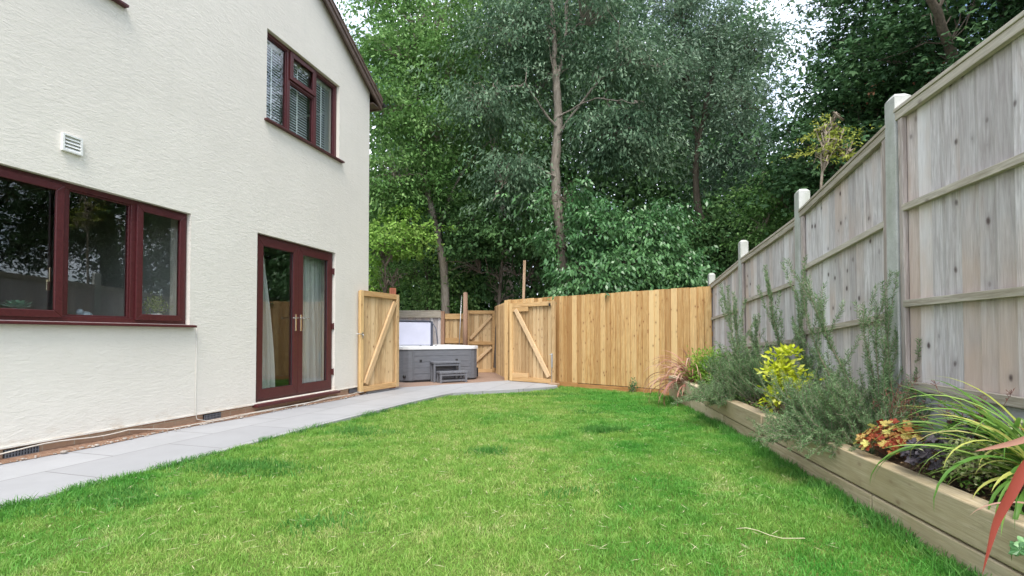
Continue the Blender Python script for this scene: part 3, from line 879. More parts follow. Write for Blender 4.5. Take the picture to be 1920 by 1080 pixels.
for (y0,y1,b0,b1,t0,t1,rails,lab) in panels:
    Lp = (y1-y0)*math.hypot(1,.175)
    t = fthing('close_board_fence', lab, 'fence panel', y0, 0, 'weathered panels of the boundary fence')
    lr = lambda a,b,s: a+(b-a)*s/Lp
    bd = MB(); s = .0; k = 0
    while s < Lp-.01:
        wdt = random.uniform(.10,.122); e = min(s+wdt+.012, Lp)
        r = random.random(); dj = random.uniform(-.004,.004)
        # feather edge board: thick at one side, thin at the other; local y negative is away from the garden
        zz = lambda q: (lr(b0,b1,q)+.02, lr(t0,t1,q)-.035+dj)
        s2 = s+.010; a0,a1 = zz(s); c0,c1 = zz(e); e = min(s+wdt, Lp)
        yf0, yf1 = -.003, .0135      # face position: overlaps the neighbour
        bd.add([(s2-.004,-.030,a0),(e,-.030,c0),(e,yf1,c0),(s2-.004,yf0,a0),(s2-.004,-.030,a1),(e,-.030,c1),(e,yf1,c1),(s2-.004,yf0,a1)], [(0,3,2,1),(4,5,6,7),(0,1,5,4),(1,2,6,5),(2,3,7,6),(3,0,4,7)], r)
        s += wdt; k += 1
    bd.box(0,Lp,-.036,-.0305,b0+.02,t0-.04,z1b=t1-.04,z0b=b1+.02,r=.2)
    bd.build('boards', M['gray_wood'], t)
    for (ra, rb) in rails:
        m = MB(); m.box(.03,Lp-.03,.0145,.044,ra-.022,ra+.022,z1b=rb+.022,z0b=rb-.022); m.build('rail', M['gray_rail'], t, .003)
    m = MB(); m.box(.0,Lp,.0145,.046,b0-.0,b0+.05,z1b=b1+.05,z0b=b1); m.build('rail', M['gray_rail'], t, .003)
    m = MB(); m.box(-.02,Lp+.02,.015,.048,t0-.058,t0-.006,z1b=t1-.006,z0b=t1-.058); m.build('rail', M['gray_rail'], t, .003)
    m = MB(); m.box(-.02,Lp+.02,-.03,.055,t0-.005,t0+.018,z1b=t1+.018,z0b=t1-.005); m.build('capping', M['gray_rail'], t, .003)
    for xa in (.0, Lp-.045):
        za, zb = lr(b0,b1,xa)+.052, lr(t0,t1,xa)-.06
        m = MB(); m.box(xa,xa+.042,.0145,.042,za,zb); m.build('batten', M['gray_upright'], t, .003)
    # concrete gravel board beneath
    q = fthing('gravel_board', 'concrete gravel board under the '+lab.replace('weathered ','').replace('feather edge ',''), 'gravel board', y0, 0, 'concrete gravel boards of the boundary fence')
    m = MB(); m.box(.0,Lp,-.02,.02,-.25,b0-.004,z1b=b1-.004); m.ring(.06,Lp-.06,min(b0,b1)-.26,min(b0,b1)-.05,.02,.02,.02,.02,.0202,.026)
    m.build('slab', M['gravel_concrete'], q, .003)

# ------------------------------------------------------------------ raised bed
def bxy(y): return (1.48+.135*y, y)
BR = math.atan2(1, .135)
runs = ([(.7,2.43),(2.437,4.9),(4.907,6.3),(6.307,7.75)], [(.7,3.84),(3.85,5.6),(5.608,7.0),(7.008,7.75)])
names = ['nearest','near','middle','far']
for lv,(za,zb) in enumerate(((-.14,.150),(.159,.318))):
    for k,(y0,y1) in enumerate(runs[lv]):
        Ls = (y1-y0)*math.hypot(1,.135)
        t = thing('sleeper', '%s timber sleeper in the %s course of the raised bed edge' % (names[k], 'upper' if lv else 'lower'), 'sleeper', (*bxy(y0),0), BR, 'sleepers edging the raised bed')
        j = (.0,.012,-.006,.004)[k] if lv else 0
        m = MB(); m.box(0,Ls,-.10,.0+j,za-(.02 if not lv else 0),zb); m.build('timber', M['sleeper'], t, .007)
bs = MB()
ys = np.linspace(.7, 7.9, 50); V=[]; 
for y in ys:
    for q in range(7):
        a = bxy(y)[0]+.10; b = fxy(y)[0]-.02
        V.append((a+(b-a)*q/6, y, .275+.02*math.sin(y*5+q)+.015*math.sin(y*13+q*2)+.03*q/6))
ii = np.arange(len(V)).reshape(50,7); F = np.stack([ii[:-1,:-1].ravel(),ii[:-1,1:].ravel(),ii[1:,1:].ravel(),ii[1:,:-1].ravel()],1)
tag(np_mesh('bed_soil', V, F, M['soil'], smooth=True), kind='structure')

# ------------------------------------------------------------------ new timber fence and gates
def board_run(mb, L, z0, z1, wmin=.098, wmax=.125, y0=0, lap=.012, z1b=None, jit=.006):
    s = 0
    while s < L-.01:
        wdt = random.uniform(wmin,wmax); e = min(s+wdt+lap, L); j = random.uniform(-jit,jit); r = random.random()
        t = z1 if z1b is None else z1+(z1b-z1)*s/L
        # boards face local -y; overlapping wedge
        e = min(s+wdt, L); s2 = s+.004
        mb.add([(s2,y0-.002,z0),(e,y0-.018,z0),(e,y0+.006,z0),(s2,y0+.006,z0),(s2,y0-.002,t+j),(e,y0-.018,t+j),(e,y0+.006,t+j),(s2,y0+.006,t+j)],
               [(0,3,2,1),(4,5,6,7),(0,1,5,4),(1,2,6,5),(2,3,7,6),(3,0,4,7)], r)
        s += wdt
A, B = Vector((-.11,11.0)), Vector((3.36,8.05))
TR = math.atan2(B.y-A.y, B.x-A.x); TL = (B-A).length
t = thing('timber_fence', 'new golden brown close board fence across the back of the lawn', 'fence', (A.x,A.y,0), TR)
m = MB(); board_run(m, TL, .0, 1.775, z1b=1.79); m.build('boards', M['new_wood'], t)
m = MB(); m.box(.02, TL*.42, -.035,-.0185, -.15,-.002); m.build('gravel_board', M['base_board'], t, .003)
m = MB(); m.box(TL*.42+.003, TL-.05, -.032,-.0185, -.17,-.012); m.build('gravel_board', M['base_board'], t, .003)
for z in (.35,.95,1.6):
    m = MB(); m.box(0,TL,.0065,.05,z,z+.07); m.build('rail', M['new_rail'], t)
for s in (.05, 1.5, 3.0, TL-.12):
    m = MB(); m.box(s,s+.1,.0505,.15,-.3,1.72); m.build('post', M['new_wood'], t)

def gate(label, loc, rz, W, H, brace, extra=0, flip=1):
    t = thing('gate', label, 'gate', loc, rz, 'pair of open timber gates')
    m = MB(); board_run(m, W, .02, H-.01, .09, .11, y0=.012); m.build('boards', M['gate_board'], t)
    for x in (0, W-.075): m = MB(); m.box(x,x+.075,-.045,-.007,0,H); m.build('stile', M['gate_board'] if x else M['new_wood'], t, .003)
    for z in (0, H-.09): m = MB(); m.box(.0755,W-.0755,-.043,-.007,z,z+.09); m.build('rail', M['new_rail'], t, .003)
    if extra:
        m = MB(); m.box(.0755,.0755+.42,-.040,-.007,.092,.18); m.build('rail', M['new_rail'], t, .003)
        m = MB(); m.box(.0755,.0755+.42,-.040,-.007,H-.19,H-.092); m.build('rail', M['new_rail'], t, .003)
    (x0,z0),(x1,z1) = brace
    ln = math.hypot(x1-x0,z1-z0); ang = math.atan2(z1-z0,x1-x0)
    m = MB(); m.box(0,ln,-.0475,-.0075,-.045,.045); m.build('brace', M['brace_wood'], t, .003, loc=(x0,-.004,z0), rot=(0,-ang,0))
    return t
ga, gb = Vector((-2.55,7.98)), Vector((-2.14,8.95))
gl = gate('open timber gate with a diagonal brace standing against the house corner', (ga.x,ga.y,.015), math.atan2(gb.y-ga.y,gb.x-ga.x), (gb-ga).length, 1.70, ((.14,.13),(.93,1.55)))
m = MB(); m.tube([(.04,-.046,.95),(.04,-.075,.95)], .012, 10); m.box(.03,.06,-.052,-.0455,.90,1.0)
m.tube([(-.10,-.045,.97),(.06,-.053,.97)], .006, 8)
m.v = [v for v in m.v]; m.build('latch', M['galv'], gl)
gc, gd = Vector((-.03,10.60)), Vector((.90,9.90))
gr_ = gate('open timber gate with a diagonal brace lying back against the new timber fence', (gc.x,gc.y,-.03), math.atan2(gd.y-gc.y,gd.x-gc.x), (gd-gc).length, 1.70, ((1.02,.13),(.16,1.56)), 1)
m = MB(); m.box(1.085,1.125,-.056,-.0455,.33,.62); m.tube([(1.105,-.06,.0),(1.105,-.06,.62)], .007, 8); m.tube([(1.105,-.06,.6),(1.06,-.075,.6)], .007, 8); m.build('drop_bolt', M['galv'], gr_, .002)
m = MB(); m.box(1.03,1.07,-.055,-.0435,1.60,1.66); m.build('latch', M['black_plastic'], gr_, .002)
m = MB(); m.box(-.20,.0,-.06,.06,-.03,.012); 
t = thing('timber_offcut', 'short timber offcut lying on the paving under the open gate', 'offcut', (.93,9.72,-.02), TR)
m.build('block', M['pale_post'], t, .003)
t = thing('gate_post', 'square new timber post at the hinge of the far open gate', 'gate post', (-.10,10.78,-.05), TR)
m = MB(); m.box(-.05,.05,-.05,.05,-.1,1.80); m.build('shaft', M['new_wood'], t, .003)
t = thing('gate_post', 'red stained post top rising behind the open gate at the house', 'gate post', (-2.30,9.22,-.05), .4)
m = MB(); m.box(-.06,.06,-.05,.05,0,1.92); m.build('shaft', M['red_post'], t, .003)
t = thing('stake', 'tall slim leaning timber stake behind the new timber fence', 'stake', (.21,11.6,-.3), 0)
t.rotation_euler = (0, R(1.8), 0)
m = MB(); m.box(-.032,.032,-.025,.025,0,3.08); m.build('shaft', M['pale_post'], t, .003)

# ------------------------------------------------------------------ hot tub corner
E = Vector((.882,.471)); N2 = Vector((-.471,.882)); TB = math.atan2(.471,.882)
tub = thing('hot_tub', 'grey clad hot tub with a white rim and its cover folded up behind', 'hot tub', (-2.137,10.34,-.05), TB)
TW, TD, ch = 1.36, 1.75, .24
def tubpoly(o):
    c = [(-ch-o,ch),(-ch*.75-o*.8,ch*.35-o*.4),(-ch*.35-o*.4,ch*.08-o*.8),(0,-o),(TW,-o),(TW+ch*.35+o*.4,ch*.08-o*.8),(TW+ch*.75+o*.8,ch*.35-o*.4),(TW+ch+o,ch),
         (TW+ch+o,TD-ch),(TW+ch*.7+o*.7,TD-ch*.3+o*.7),(TW,TD+o),(0,TD+o),(-ch*.7-o*.7,TD-ch*.3+o*.7),(-ch-o,TD-ch)]
    return c
m = MB(); m.prism(tubpoly(0), .04, .70)
m.build('body', M['tub_panel'], tub)
m = MB(); m.prism(tubpoly(-.02), 0, .04); m.build('base', M['black_plastic'], tub)
for k in range(5):
    m = MB(); m.box(.03,TW-.03,-.008,-.0005,.052+k*.128,.052+k*.128+.120); m.build('cladding_board', M['tub_panel'], tub, .003)
for x in (-.004, TW-.02):
    m = MB(); m.box(x,x+.024,-.013,-.001,.04,.70); m.build('corner_trim', M['tub_panel'], tub, .003)
m = MB()
def ringpoly(mb, outer, inner, z0, z1):
    n = len(outer)
    vs = [(*p,z0) for p in outer]+[(*p,z1) for p in outer]+[(*p,z1) for p in inner]+[(*p,z0) for p in inner]
    fs = []
    for i in range(n):
        j = (i+1)%n
        fs += [(i,j,j+n,i+n),(i+n,j+n,j+2*n,i+2*n),(i+2*n,j+2*n,j+3*n,i+3*n),(i+3*n,j+3*n,j,i)]
    mb.add(vs, fs)
ringpoly(m, tubpoly(.025), tubpoly(-.16), .701, .775); m.build('rim', M['acrylic'], tub, .012)
m = MB(); m.prism(tubpoly(-.165), .702, .705); m.build('basin', M['acrylic'], tub)
for x in (.15, .98):
    m = MB(); m.box(x,x+.055,-.016,-.0085,.43,.485); m.build('speaker_cover', M['black_plastic'], tub, .004)
m = MB(); m.tube([(-.16,-.005+.07,.13),(-.17,.045,.13)], .035, 12); m.build('drain_cap', M['black_plastic'], tub)
for x in (.2,.55): m = MB(); m.lathe([(.03,.776),(.03,.785),(.01,.79)], x, .08, 12); m.build('valve_knob', M['black_plastic'], tub)
m = MB(); m.box(-.7,.92,1.62,1.68,.776,1.36); m.box(-.7,.92,1.55,1.6195,.776,1.34)
cv = m.build('cover', M['cover'], tub, .012)
m = MB(); m.box(.9205,.985,1.56,1.69,.70,1.37); m.box(-.7,.92,1.54,1.69,1.3605,1.39); m.tube([(.95,1.6,1.37),(1.02,1.45,1.20),(1.04,1.35,.80)], .015, 8)
m.build('cover_edge', M['cover_edge'], tub, .008)
m = MB(); m.box(TW+ch+.026,TW+ch+.10,.35,.55,.03,.25); m.build('side_bracket', M['black_plastic'], tub, .006)
# steps in front
so_ = Vector((-2.137,10.34)) + E*.38 + N2*-.47
st_ = thing('steps', 'small grey two tread resin steps in front of the hot tub', 'steps', (so_.x,so_.y,-.05), TB)
for (y0,y1,z,x0,x1) in ((.22,.46,.40,0,.64),(-.02,.22,.20,.06,.70)):
    m = MB(); m.box(x0,x1,y0,y1,z,z+.045); m.build('tread', M['tub_step'], st_, .006)
    for x in (x0+.01, x1-.055):
        m = MB(); m.box(x,x+.045,y0+.01,y0+.055,0,z-.001); m.build('leg', M['tub_step'], st_, .004)
        m = MB(); m.box(x,x+.045,y1-.056,y1-.011,0,z-.001); m.build('leg', M['tub_step'], st_, .004)
    for z2 in (z-.05, .03):
        m = MB(); m.box(x0+.055,x1-.055,y0+.015,y0+.04,z2,z2+.035); m.build('crossbar', M['tub_step'], st_)

# fences behind the hot tub
t = thing('rear_fence', 'old grey fence with a thick top rail behind the hot tub cover', 'fence', (-5.2,13.2,-.05), 0)
m = MB(); board_run(m, 3.25, 0, 1.58); m.build('boards', M['gray_wood'], t)
m = MB(); m.box(0,3.25,-.07,-.02,1.50,1.70); m.build('rail', M['gray_rail'], t, .004)
m = MB(); m.box(3.2505,3.35,-.07,.05,0,1.68); m.build('post', M['old_post'], t, .004)
t = thing('close_board_fence', 'narrow new timber panel between the old fence post and the round post', 'fence panel', (-1.84,13.22,-.05), 0)
m = MB(); board_run(m, .55, 0, 1.60); m.build('boards', M['gate_board'], t)
for z in (1.46,.80,.0): m = MB(); m.box(0,.55,-.055,-.0195,z,z+.15); m.build('rail', M['new_rail'], t, .003)
t = thing('gate', 'closed timber gate with two diagonal braces behind the hot tub', 'gate', (-1.26,13.2,-.05), R(3))
Wg = .80
m = MB(); board_run(m, Wg, 0, 1.66, y0=.03); m.build('boards', M['gate_board'], t)
for x in (0,Wg-.08): m = MB(); m.box(x,x+.08,-.03,.011,0,1.70); m.build('stile', M['new_rail'], t, .003)
for z in (0,.76,1.61): m = MB(); m.box(.0805,Wg-.0805,-.028,.011,z,z+.09); m.build('rail', M['new_rail'], t, .003)
for (z0,z1) in ((.16,.70),(.92,1.54)):
    ln = math.hypot(Wg-.22, z1-z0); an = math.atan2(z1-z0, Wg-.22)
    m = MB(); m.box(0,ln,-.034,.011,-.04,.04); m.build('brace', M['brace_wood'], t, .003, loc=(.11,-.003,z0), rot=(0,-an,0))
t = thing('round_post', 'tall round brown timber post beside the gate behind the hot tub', 'post', (-1.25,12.85,-.05), 0)
m = MB(); m.tube([(0,0,0),(0,0,2.13),(0,0,2.17)], [.065,.062,.045], 16); m.build('shaft', M['old_post'], t)
t = thing('metal_prop', 'thin leaning grey metal rod beside the round post', 'rod', (-1.46,12.95,-.05), 0)
m = MB(); m.tube([(0,0,0),(.10,0,2.1)], .012, 8); m.build('rod', M['galv'], t)
P0, P1 = Vector((-.475,13.24)), Vector((-.03,10.85))
t = thing('side_fence', 'new timber board fence along the right side of the hot tub corner', 'fence', (P0.x,P0.y,-.05), math.atan2(P1.y-P0.y,P1.x-P0.x))
m = MB(); board_run(m, (P1-P0).length, 0, 1.81, .085, .10); m.build('boards', M['gate_board'], t)
for z in (.4,1.5): m = MB(); m.box(0,2.40,.0065,.05,z,z+.07); m.build('rail', M['new_rail'], t)

# ------------------------------------------------------------------ grass
EP = np.array(EDGE)
def edge_x(y): return np.interp(y, EP[:9,1], EP[:9,0])
def in_lawn(x, y, g_=0):
    ok = (x > edge_x(y)-g_) & (x < 1.48+.135*y+g_) & (y < fence_y(x)-.06)
    back = np.interp(x, EP[8:,0], EP[8:,1])
    return ok & ((y < back+g_) | (x > .98)) 
def blades(n, y0, y1, hmin, hmax, wd):
    x = rng.uniform(-3.6, 2.8, n); y = rng.uniform(y0, y1, n)
    k = in_lawn(x, y, .015); x, y = x[k], y[k]
    return x, y
def grass_mesh(name, x, y, h, wd, mat, lean=.55, parent=None, rnd=None, z=None):
    n = len(x)
    z = (z_lawn(x, y) if z is None else z) - .004
    a = rng.uniform(0, 2*np.pi, n); la = rng.uniform(0, 2*np.pi, n)
    ln = np.abs(rng.normal(0, lean, n))*h
    S = np.stack([np.cos(a), np.sin(a), np.zeros(n)],1)*(wd*rng.uniform(.7,1.3,n))[:,None]*.5
    D = np.stack([np.cos(la)*ln, np.sin(la)*ln, np.zeros(n)],1)
    B0 = np.stack([x,y,z],1)
    Mm = B0 + D*.3 + np.stack([0*x,0*x,h*.55],1)
    T = B0 + D + np.stack([0*x,0*x,h*np.sqrt(np.clip(1-(ln/h*.55)**2,.15,1))],1)
    Vv = np.empty((n,6,3)); Vv[:,0]=B0-S; Vv[:,1]=B0+S; Vv[:,2]=Mm+S*.85; Vv[:,3]=Mm-S*.85; Vv[:,4]=T+S*.15; Vv[:,5]=T-S*.15
    i = (np.arange(n)*6)[:,None]
    F = np.concatenate([i+[0,1,2,3], i+[3,2,4,5]],0)
    r = rng.random(n) if rnd is None else rnd
    return np_mesh(name, Vv.reshape(-1,3), F, mat, parent, np.concatenate([r,r]), smooth=False)
def vnoise(x, y, s, seed):
    g_ = np.random.default_rng(seed).random((512,512))
    u = x/s+200; v = y/s+200; i = np.floor(u).astype(int); j = np.floor(v).astype(int); a = u-i; b = v-j
    a = a*a*(3-2*a); b = b*b*(3-2*b); i %= 511; j %= 511
    return (g_[i,j]*(1-a)+g_[i+1,j]*a)*(1-b)+(g_[i,j+1]*(1-a)+g_[i+1,j+1]*a)*b
xs_, ys_, hs, ws = [], [], [], []
def lump(x, y): return .5+.5*np.sin(x*2.3+1.7*np.sin(y*1.9))*np.sin(y*2.9+1.3*np.sin(x*2.1+1))
for (n, y0, y1, hh, wd) in ((230000,.9,2.6,.036,.0036),(240000,2.6,4.6,.040,.0046),(160000,4.6,7.2,.045,.006),(90000,7.2,10.2,.052,.008)):
    x, y = blades(n, y0, y1, 0, 0, 0)
    left = np.exp(-np.clip(x-edge_x(y),0,9)/.10); right = np.exp(-np.clip(1.48+.135*y-x,0,9)/.14)
    h = hh*rng.uniform(.5,1.25,len(x))*(.62+.22*lump(x,y))*(.55+.9*vnoise(x,y,.11,3)**1.2)*(1+.35*left+.9*right)
    xs_.append(x); ys_.append(y); hs.append(h); ws.append(np.full(len(x), wd))
xs_, ys_, hs, ws = map(np.concatenate, (xs_, ys_, hs, ws))
gr0 = np.clip(.45*rng.random(len(xs_))+.35*vnoise(xs_,ys_,.07,5)+.25*vnoise(xs_,ys_,.25,6),0,1)
tag(grass_mesh('lawn_grass', xs_, ys_, hs, ws, M['grass'], .75, rnd=gr0), 'bright green mown lawn grass with yellowish patches', 'grass', kind='stuff')
# tufts of coarse dark grass
tx, ty, th_ = [], [], []
for (cx, cy, rx, ry, n, hh) in ((.83,4.75,.15,.10,1300,.075),(-.19,3.95,.16,.10,700,.05),(-1.98,3.5,.42,.16,2400,.058),(-1.6,4.9,.3,.18,1300,.055),(.45,8.5,.5,.2,1800,.06),(1.0,6.1,.16,.12,500,.05),(-2.4,2.9,.3,.18,1300,.05),(-.9,2.5,.2,.15,500,.045),(.5,2.9,.2,.12,400,.045)):
    for q in range(5):       # several lobes each, so a tuft has a ragged outline
        ox, oy = rng.normal(0,.5,2)*[rx,ry]
        x = rng.normal(cx+ox, rx*.42, n//5); y = rng.normal(cy+oy, ry*.5, n//5); k = in_lawn(x,y,.02)
        tx.append(x[k]); ty.append(y[k]); th_.append(hh*rng.uniform(.4,1.2,k.sum()))
# shaggy uncut fringe along the paving edge and against the sleepers
yy = rng.uniform(.9,8.4,9000); xx = edge_x(yy)+np.abs(rng.normal(0,.045,9000))-.03
dens = vnoise(yy*1.0, yy*0, .16, 9) > .25+.3*rng.random(9000)
tx.append(xx[dens]); ty.append(yy[dens]); th_.append((rng.uniform(.4,1.2,9000)*(.045+.03*vnoise(yy,yy*0,.3,11)))[dens])
yy = rng.uniform(.9,7.8,9000); xx = 1.475+.135*yy-np.abs(rng.normal(0,.04,9000))
tx.append(xx); ty.append(yy); th_.append(rng.uniform(.4,1.2,9000)*(.05+.05*vnoise(yy,yy*0,.25,12)))
tx, ty, th_ = map(np.concatenate, (tx, ty, th_))
tag(grass_mesh('coarse_grass', tx, ty, th_, .005, M['tuft'], .6), 'tufts of longer darker grass scattered over the lawn', 'grass', kind='stuff')
n = 1500; x = rng.uniform(-2.6,2.2,n); y = rng.uniform(1.3,7,n); k = in_lawn(x,y); x,y = x[k],y[k]; n = len(x)
a = rng.uniform(0,6.28,n); Dd = np.stack([np.cos(a),np.sin(a),rng.normal(0,.12,n)],1)
C = np.stack([x,y,z_lawn(x,y)+rng.uniform(.015,.04,n)],1)
o = leaf_object('straw', C, Dd, rng.uniform(.03,.08,n), .003, M['straw'], None, nrm=np.tile([0,0,1.0],(n,1)))
tag(o, 'dry straw coloured grass clippings lying on the lawn', 'clippings', kind='stuff')
m = MB(); s0 = Vector((1.04,2.16,.075)); m.tube([(1.02+.215*k/6*1.1, 2.20-.02*k+.01*math.sin(k), .075+.008*math.sin(k*1.3)) for k in range(7)], .0018, 5)
t = thing('dry_stalk', 'single long dry grass stalk lying on the lawn near the sleepers', 'stalk'); m.build('stem', M['straw'], t)

# ------------------------------------------------------------------ trees
def tube_np(pts, rad, seg):
    """arrays for a tube through pts"""
    pts = np.asarray(pts, float); n = len(pts)
    T = np.gradient(pts, axis=0); T /= np.linalg.norm(T,axis=1,keepdims=True)+1e-9
    ref = np.array([1.0,.13,.07]); A = np.cross(T, ref); A /= np.linalg.norm(A,axis=1,keepdims=True)+1e-9; Bn = np.cross(T, A)
    ph = np.arange(seg)*2*np.pi/seg
    V = pts[:,None,:] + (A[:,None,:]*np.cos(ph)[None,:,None] + Bn[:,None,:]*np.sin(ph)[None,:,None])*np.asarray(rad)[:,None,None]
    i = np.arange(n-1)[:,None]*seg; k = np.arange(seg)[None,:]; k2 = (k+1)%seg
    F = np.stack([i+k, i+k2, i+seg+k2, i+seg+k], -1).reshape(-1,4)
    return V.reshape(-1,3), F
class TB_:
    def __init__(s): s.V, s.F, s.o = [], [], 0
    def add(s, pts, rad, seg=7):
        V,F = tube_np(pts, rad, seg); s.V.append(V); s.F.append(F+s.o); s.o += len(V)
    def build(s, name, mat, parent): return np_mesh(name, np.concatenate(s.V), np.concatenate(s.F), mat, parent, smooth=True)

def bez(a, b, sag, n=7, wob=.05):
    t = np.linspace(0,1,n)[:,None]; a = np.asarray(a); b = np.asarray(b)
    p = a*(1-t)+b*t + np.array([0,0,1.0])*sag*(4*t*(1-t)) + rng.normal(0, wob, (n,3))*np.sin(np.pi*t)
    return p

DENS, PERX, LX = 2.0, 1.85, 1.05
def tree(name, label, cat, trunks, blobs, leafmat_, barkmat, L=.12, W=.045, per=55, spread=(.42,.42,.28), droop=.5, group='trees and shrubs behind the garden', accents=None, ivy=None, bare=0, shell=.35, trunk_name='trunk', maple=False):
    """trunks: list of (points, r0, r1). blobs: (cx,cy,cz, rx,ry,rz, clusters)."""
    base = trunks[0][0][0] if trunks else (blobs[0][0],blobs[0][1],-.3)
    root = thing(name, label, cat, tuple(base), 0, group)
    base = np.array(base, float)
    tb = TB_(); nodes = []
    for pts, r0, r1 in trunks:
        pts = np.array([tuple(p) for p in pts], float)
        # smooth resample
        k = np.linspace(0, len(pts)-1, len(pts)*4)
        P = np.stack([np.interp(k, np.arange(len(pts)), pts[:,i]) for i in range(3)],1)
        P[1:-1] = (P[:-2]+P[1:-1]*2+P[2:])/4
        P += rng.normal(0,.012,P.shape)
        rad = np.linspace(r0, r1, len(P))*(1+.06*rng.normal(size=len(P)))
        tb.add(P-base, rad, 9); nodes.append(P[len(P)//4:] if len(P) > 6 else P)
    nodes = np.concatenate(nodes)
    Cs = []; offs = []
    for (cx,cy,cz,rx,ry,rz,nc) in blobs:
        nc = int(nc*DENS)
        d = rng.normal(size=(nc,3)); d /= np.linalg.norm(d,axis=1,keepdims=True)
        rr = rng.uniform(shell,1,(nc,1))
        c = np.array([cx,cy,cz]) + d*rr*[rx,ry,rz]
        # limb into the middle of the blob
        mid = np.array([cx,cy,cz-.2*rz]); q = nodes[np.argmin(np.linalg.norm((nodes-mid)*[1,1,.6]+[0,0,0],axis=1))]
        limb = bez(q, mid, .1, 8, .06); ll = np.linalg.norm(mid-q)
        r_ = min(.06, .018+.012*ll); tb.add(limb-base, np.linspace(r_, r_*.5, 8), 6)
        cand = np.concatenate([limb, nodes])
        for j in range(0, nc, 1 if nc < 90 else 2):
            s0 = cand[np.argmin(np.linalg.norm(cand-c[j]+[0,0,.3],axis=1))]
            tb.add(bez(s0, c[j], .12, 5, .07)-base, np.linspace(.014,.004,5), 4)
        Cs.append((c, np.array([cx,cy,cz]))); offs.append(rng.normal(0,.13))
    tb.build(trunk_name, barkmat, root)
    LC, LD, LR = [], [], []
    for (c, mid), bo in zip(Cs, offs):
        per_ = int(per*PERX); n = len(c)*per_
        cc = np.repeat(c, per_, 0)
        out = cc - mid; out /= np.linalg.norm(out,axis=1,keepdims=True)+1e-6
        sc = np.repeat(rng.uniform(.6,1.25,(len(c),1)), per_, 0)
        ns = 6
        sdir = rng.normal(size=(len(c),ns,3)); sdir[:,:,2] = sdir[:,:,2]*.5-droop*.45
        sdir = sdir*np.array(spread)*1.9*rng.uniform(.6,1.25,(len(c),ns,1)) + (c-mid)[:,None,:]/(np.linalg.norm(c-mid,axis=1)+1e-6)[:,None,None]*.15
        pick_ = rng.integers(0,ns,(len(c),per_)); sd_ = sdir[np.arange(len(c))[:,None],pick_].reshape(-1,3)
        tt = rng.uniform(.05,1,(n,1))**.8
        off = sd_*tt + rng.normal(size=(n,3))*np.array(spread)*.24
        off[:,2] -= (.18+.25*droop)*tt[:,0]**2*spread[2]*2
        LC.append(cc+off); LD.append(sd_/(np.linalg.norm(sd_,axis=1,keepdims=True)+1e-6)*.8+rng.normal(size=(n,3))*.55+[0,0,-droop])
        LR.append(np.clip(bo+np.repeat(rng.random(len(c)), per_)*.62+rng.random(n)*.45,0,1))
    LC, LD, LR = map(np.concatenate, (LC, LD, LR))
    keep = np.ones(len(LC), bool)
    for (TP, hw_) in CORR:      # branches stay clear of the bare trunks
        tz, tx_, ty_ = TP[:,2], TP[:,0], TP[:,1]
        o_ = np.argsort(tz); X_ = np.interp(LC[:,2], tz[o_], tx_[o_]); Y_ = np.interp(LC[:,2], tz[o_], ty_[o_])
        dx = LC[:,0]-X_*(1+(LC[:,1]-Y_)/Y_)
        ins = (np.abs(dx) < hw_*rng.uniform(.5,1.3,len(LC))) & (LC[:,1] < Y_) & (LC[:,1] > Y_-3.2) & (LC[:,2] < tz.max()) & (LC[:,2] > tz.min()) & (rng.random(len(LC)) < .93)
        keep &= ~ins
    keep &= ~((LC[:,1] < 13.4) & (LC[:,0] > -3.4) & (LC[:,0] < .75) & (LC[:,2] < 3.0))      # cut back clear of the fences
    LC, LD, LR = LC[keep], LD[keep], LR[keep]; n = len(LC)
    if maple:
        LC = np.repeat(LC,3,0); LR = np.repeat(LR,3); LD = LD/np.linalg.norm(LD,axis=1,keepdims=True)
        nn_ = rng.normal(size=(n,3))*.5+[0,-.3,1]; sd2 = np.cross(LD, nn_); sd2 /= np.linalg.norm(sd2,axis=1,keepdims=True)
        LD = np.stack([LD, LD*.55+sd2*.85, LD*.55-sd2*.85],1).reshape(-1,3)
        n3 = np.repeat(nn_,3,0); n = len(LC); sz = np.repeat(rng.uniform(.6,1.25,n//3),3)*np.tile([1,.85,.85],n//3)
        leaf_object('foliage', LC-base, LD, L*LX*sz, W*LX*sz, leafmat_, root, n3, LR)
    else:
        leaf_object('foliage', LC-base, LD, L*LX*rng.uniform(.6,1.25,n), W*LX*rng.uniform(.8,1.3,n), leafmat_, root, rng.normal(size=(n,3))*.7+[0,-.1,1], LR)
    if accents:
        am, cnt = accents
        pick = rng.choice(len(LC), cnt, replace=False); rep = 14
        c = np.repeat(LC[pick], rep, 0)+rng.normal(size=(cnt*rep,3))*.09
        o = leaf_object('seed_clusters', c-base, rng.normal(size=(cnt*rep,3))+[0,0,-.6], .06, .035, am, root)
    return root

def pts_(lst, Y, dY=0): 
    return [at(px,py,Y+dY*i/max(1,len(lst)-1)) for i,(px,py) in enumerate(lst)]
def blob(px, py, Y, rpx, rpy, n, ry=None):
    c = at(px,py,Y); rx = rpx/900*Y; rz = rpy/900*Y
    return (c.x, c.y, c.z, rx, ry or (rx+rz)*.5, rz, n)

CORR = [(np.array([tuple(p) for p in pts_(l, Y)]), hw_) for l,Y,hw_ in (
    ([(1057,520),(1052,440),(1041,340),(1046,250),(1047,190),(1041,120),(1040,60)],12.5,.20),
    ([(832,500),(818,430),(800,360)],13.5,.12), ([(930,270),(905,185)],15.5,.15),
    ([(1315,420),(1306,300),(1322,220),(1340,140)],13.8,.10))]
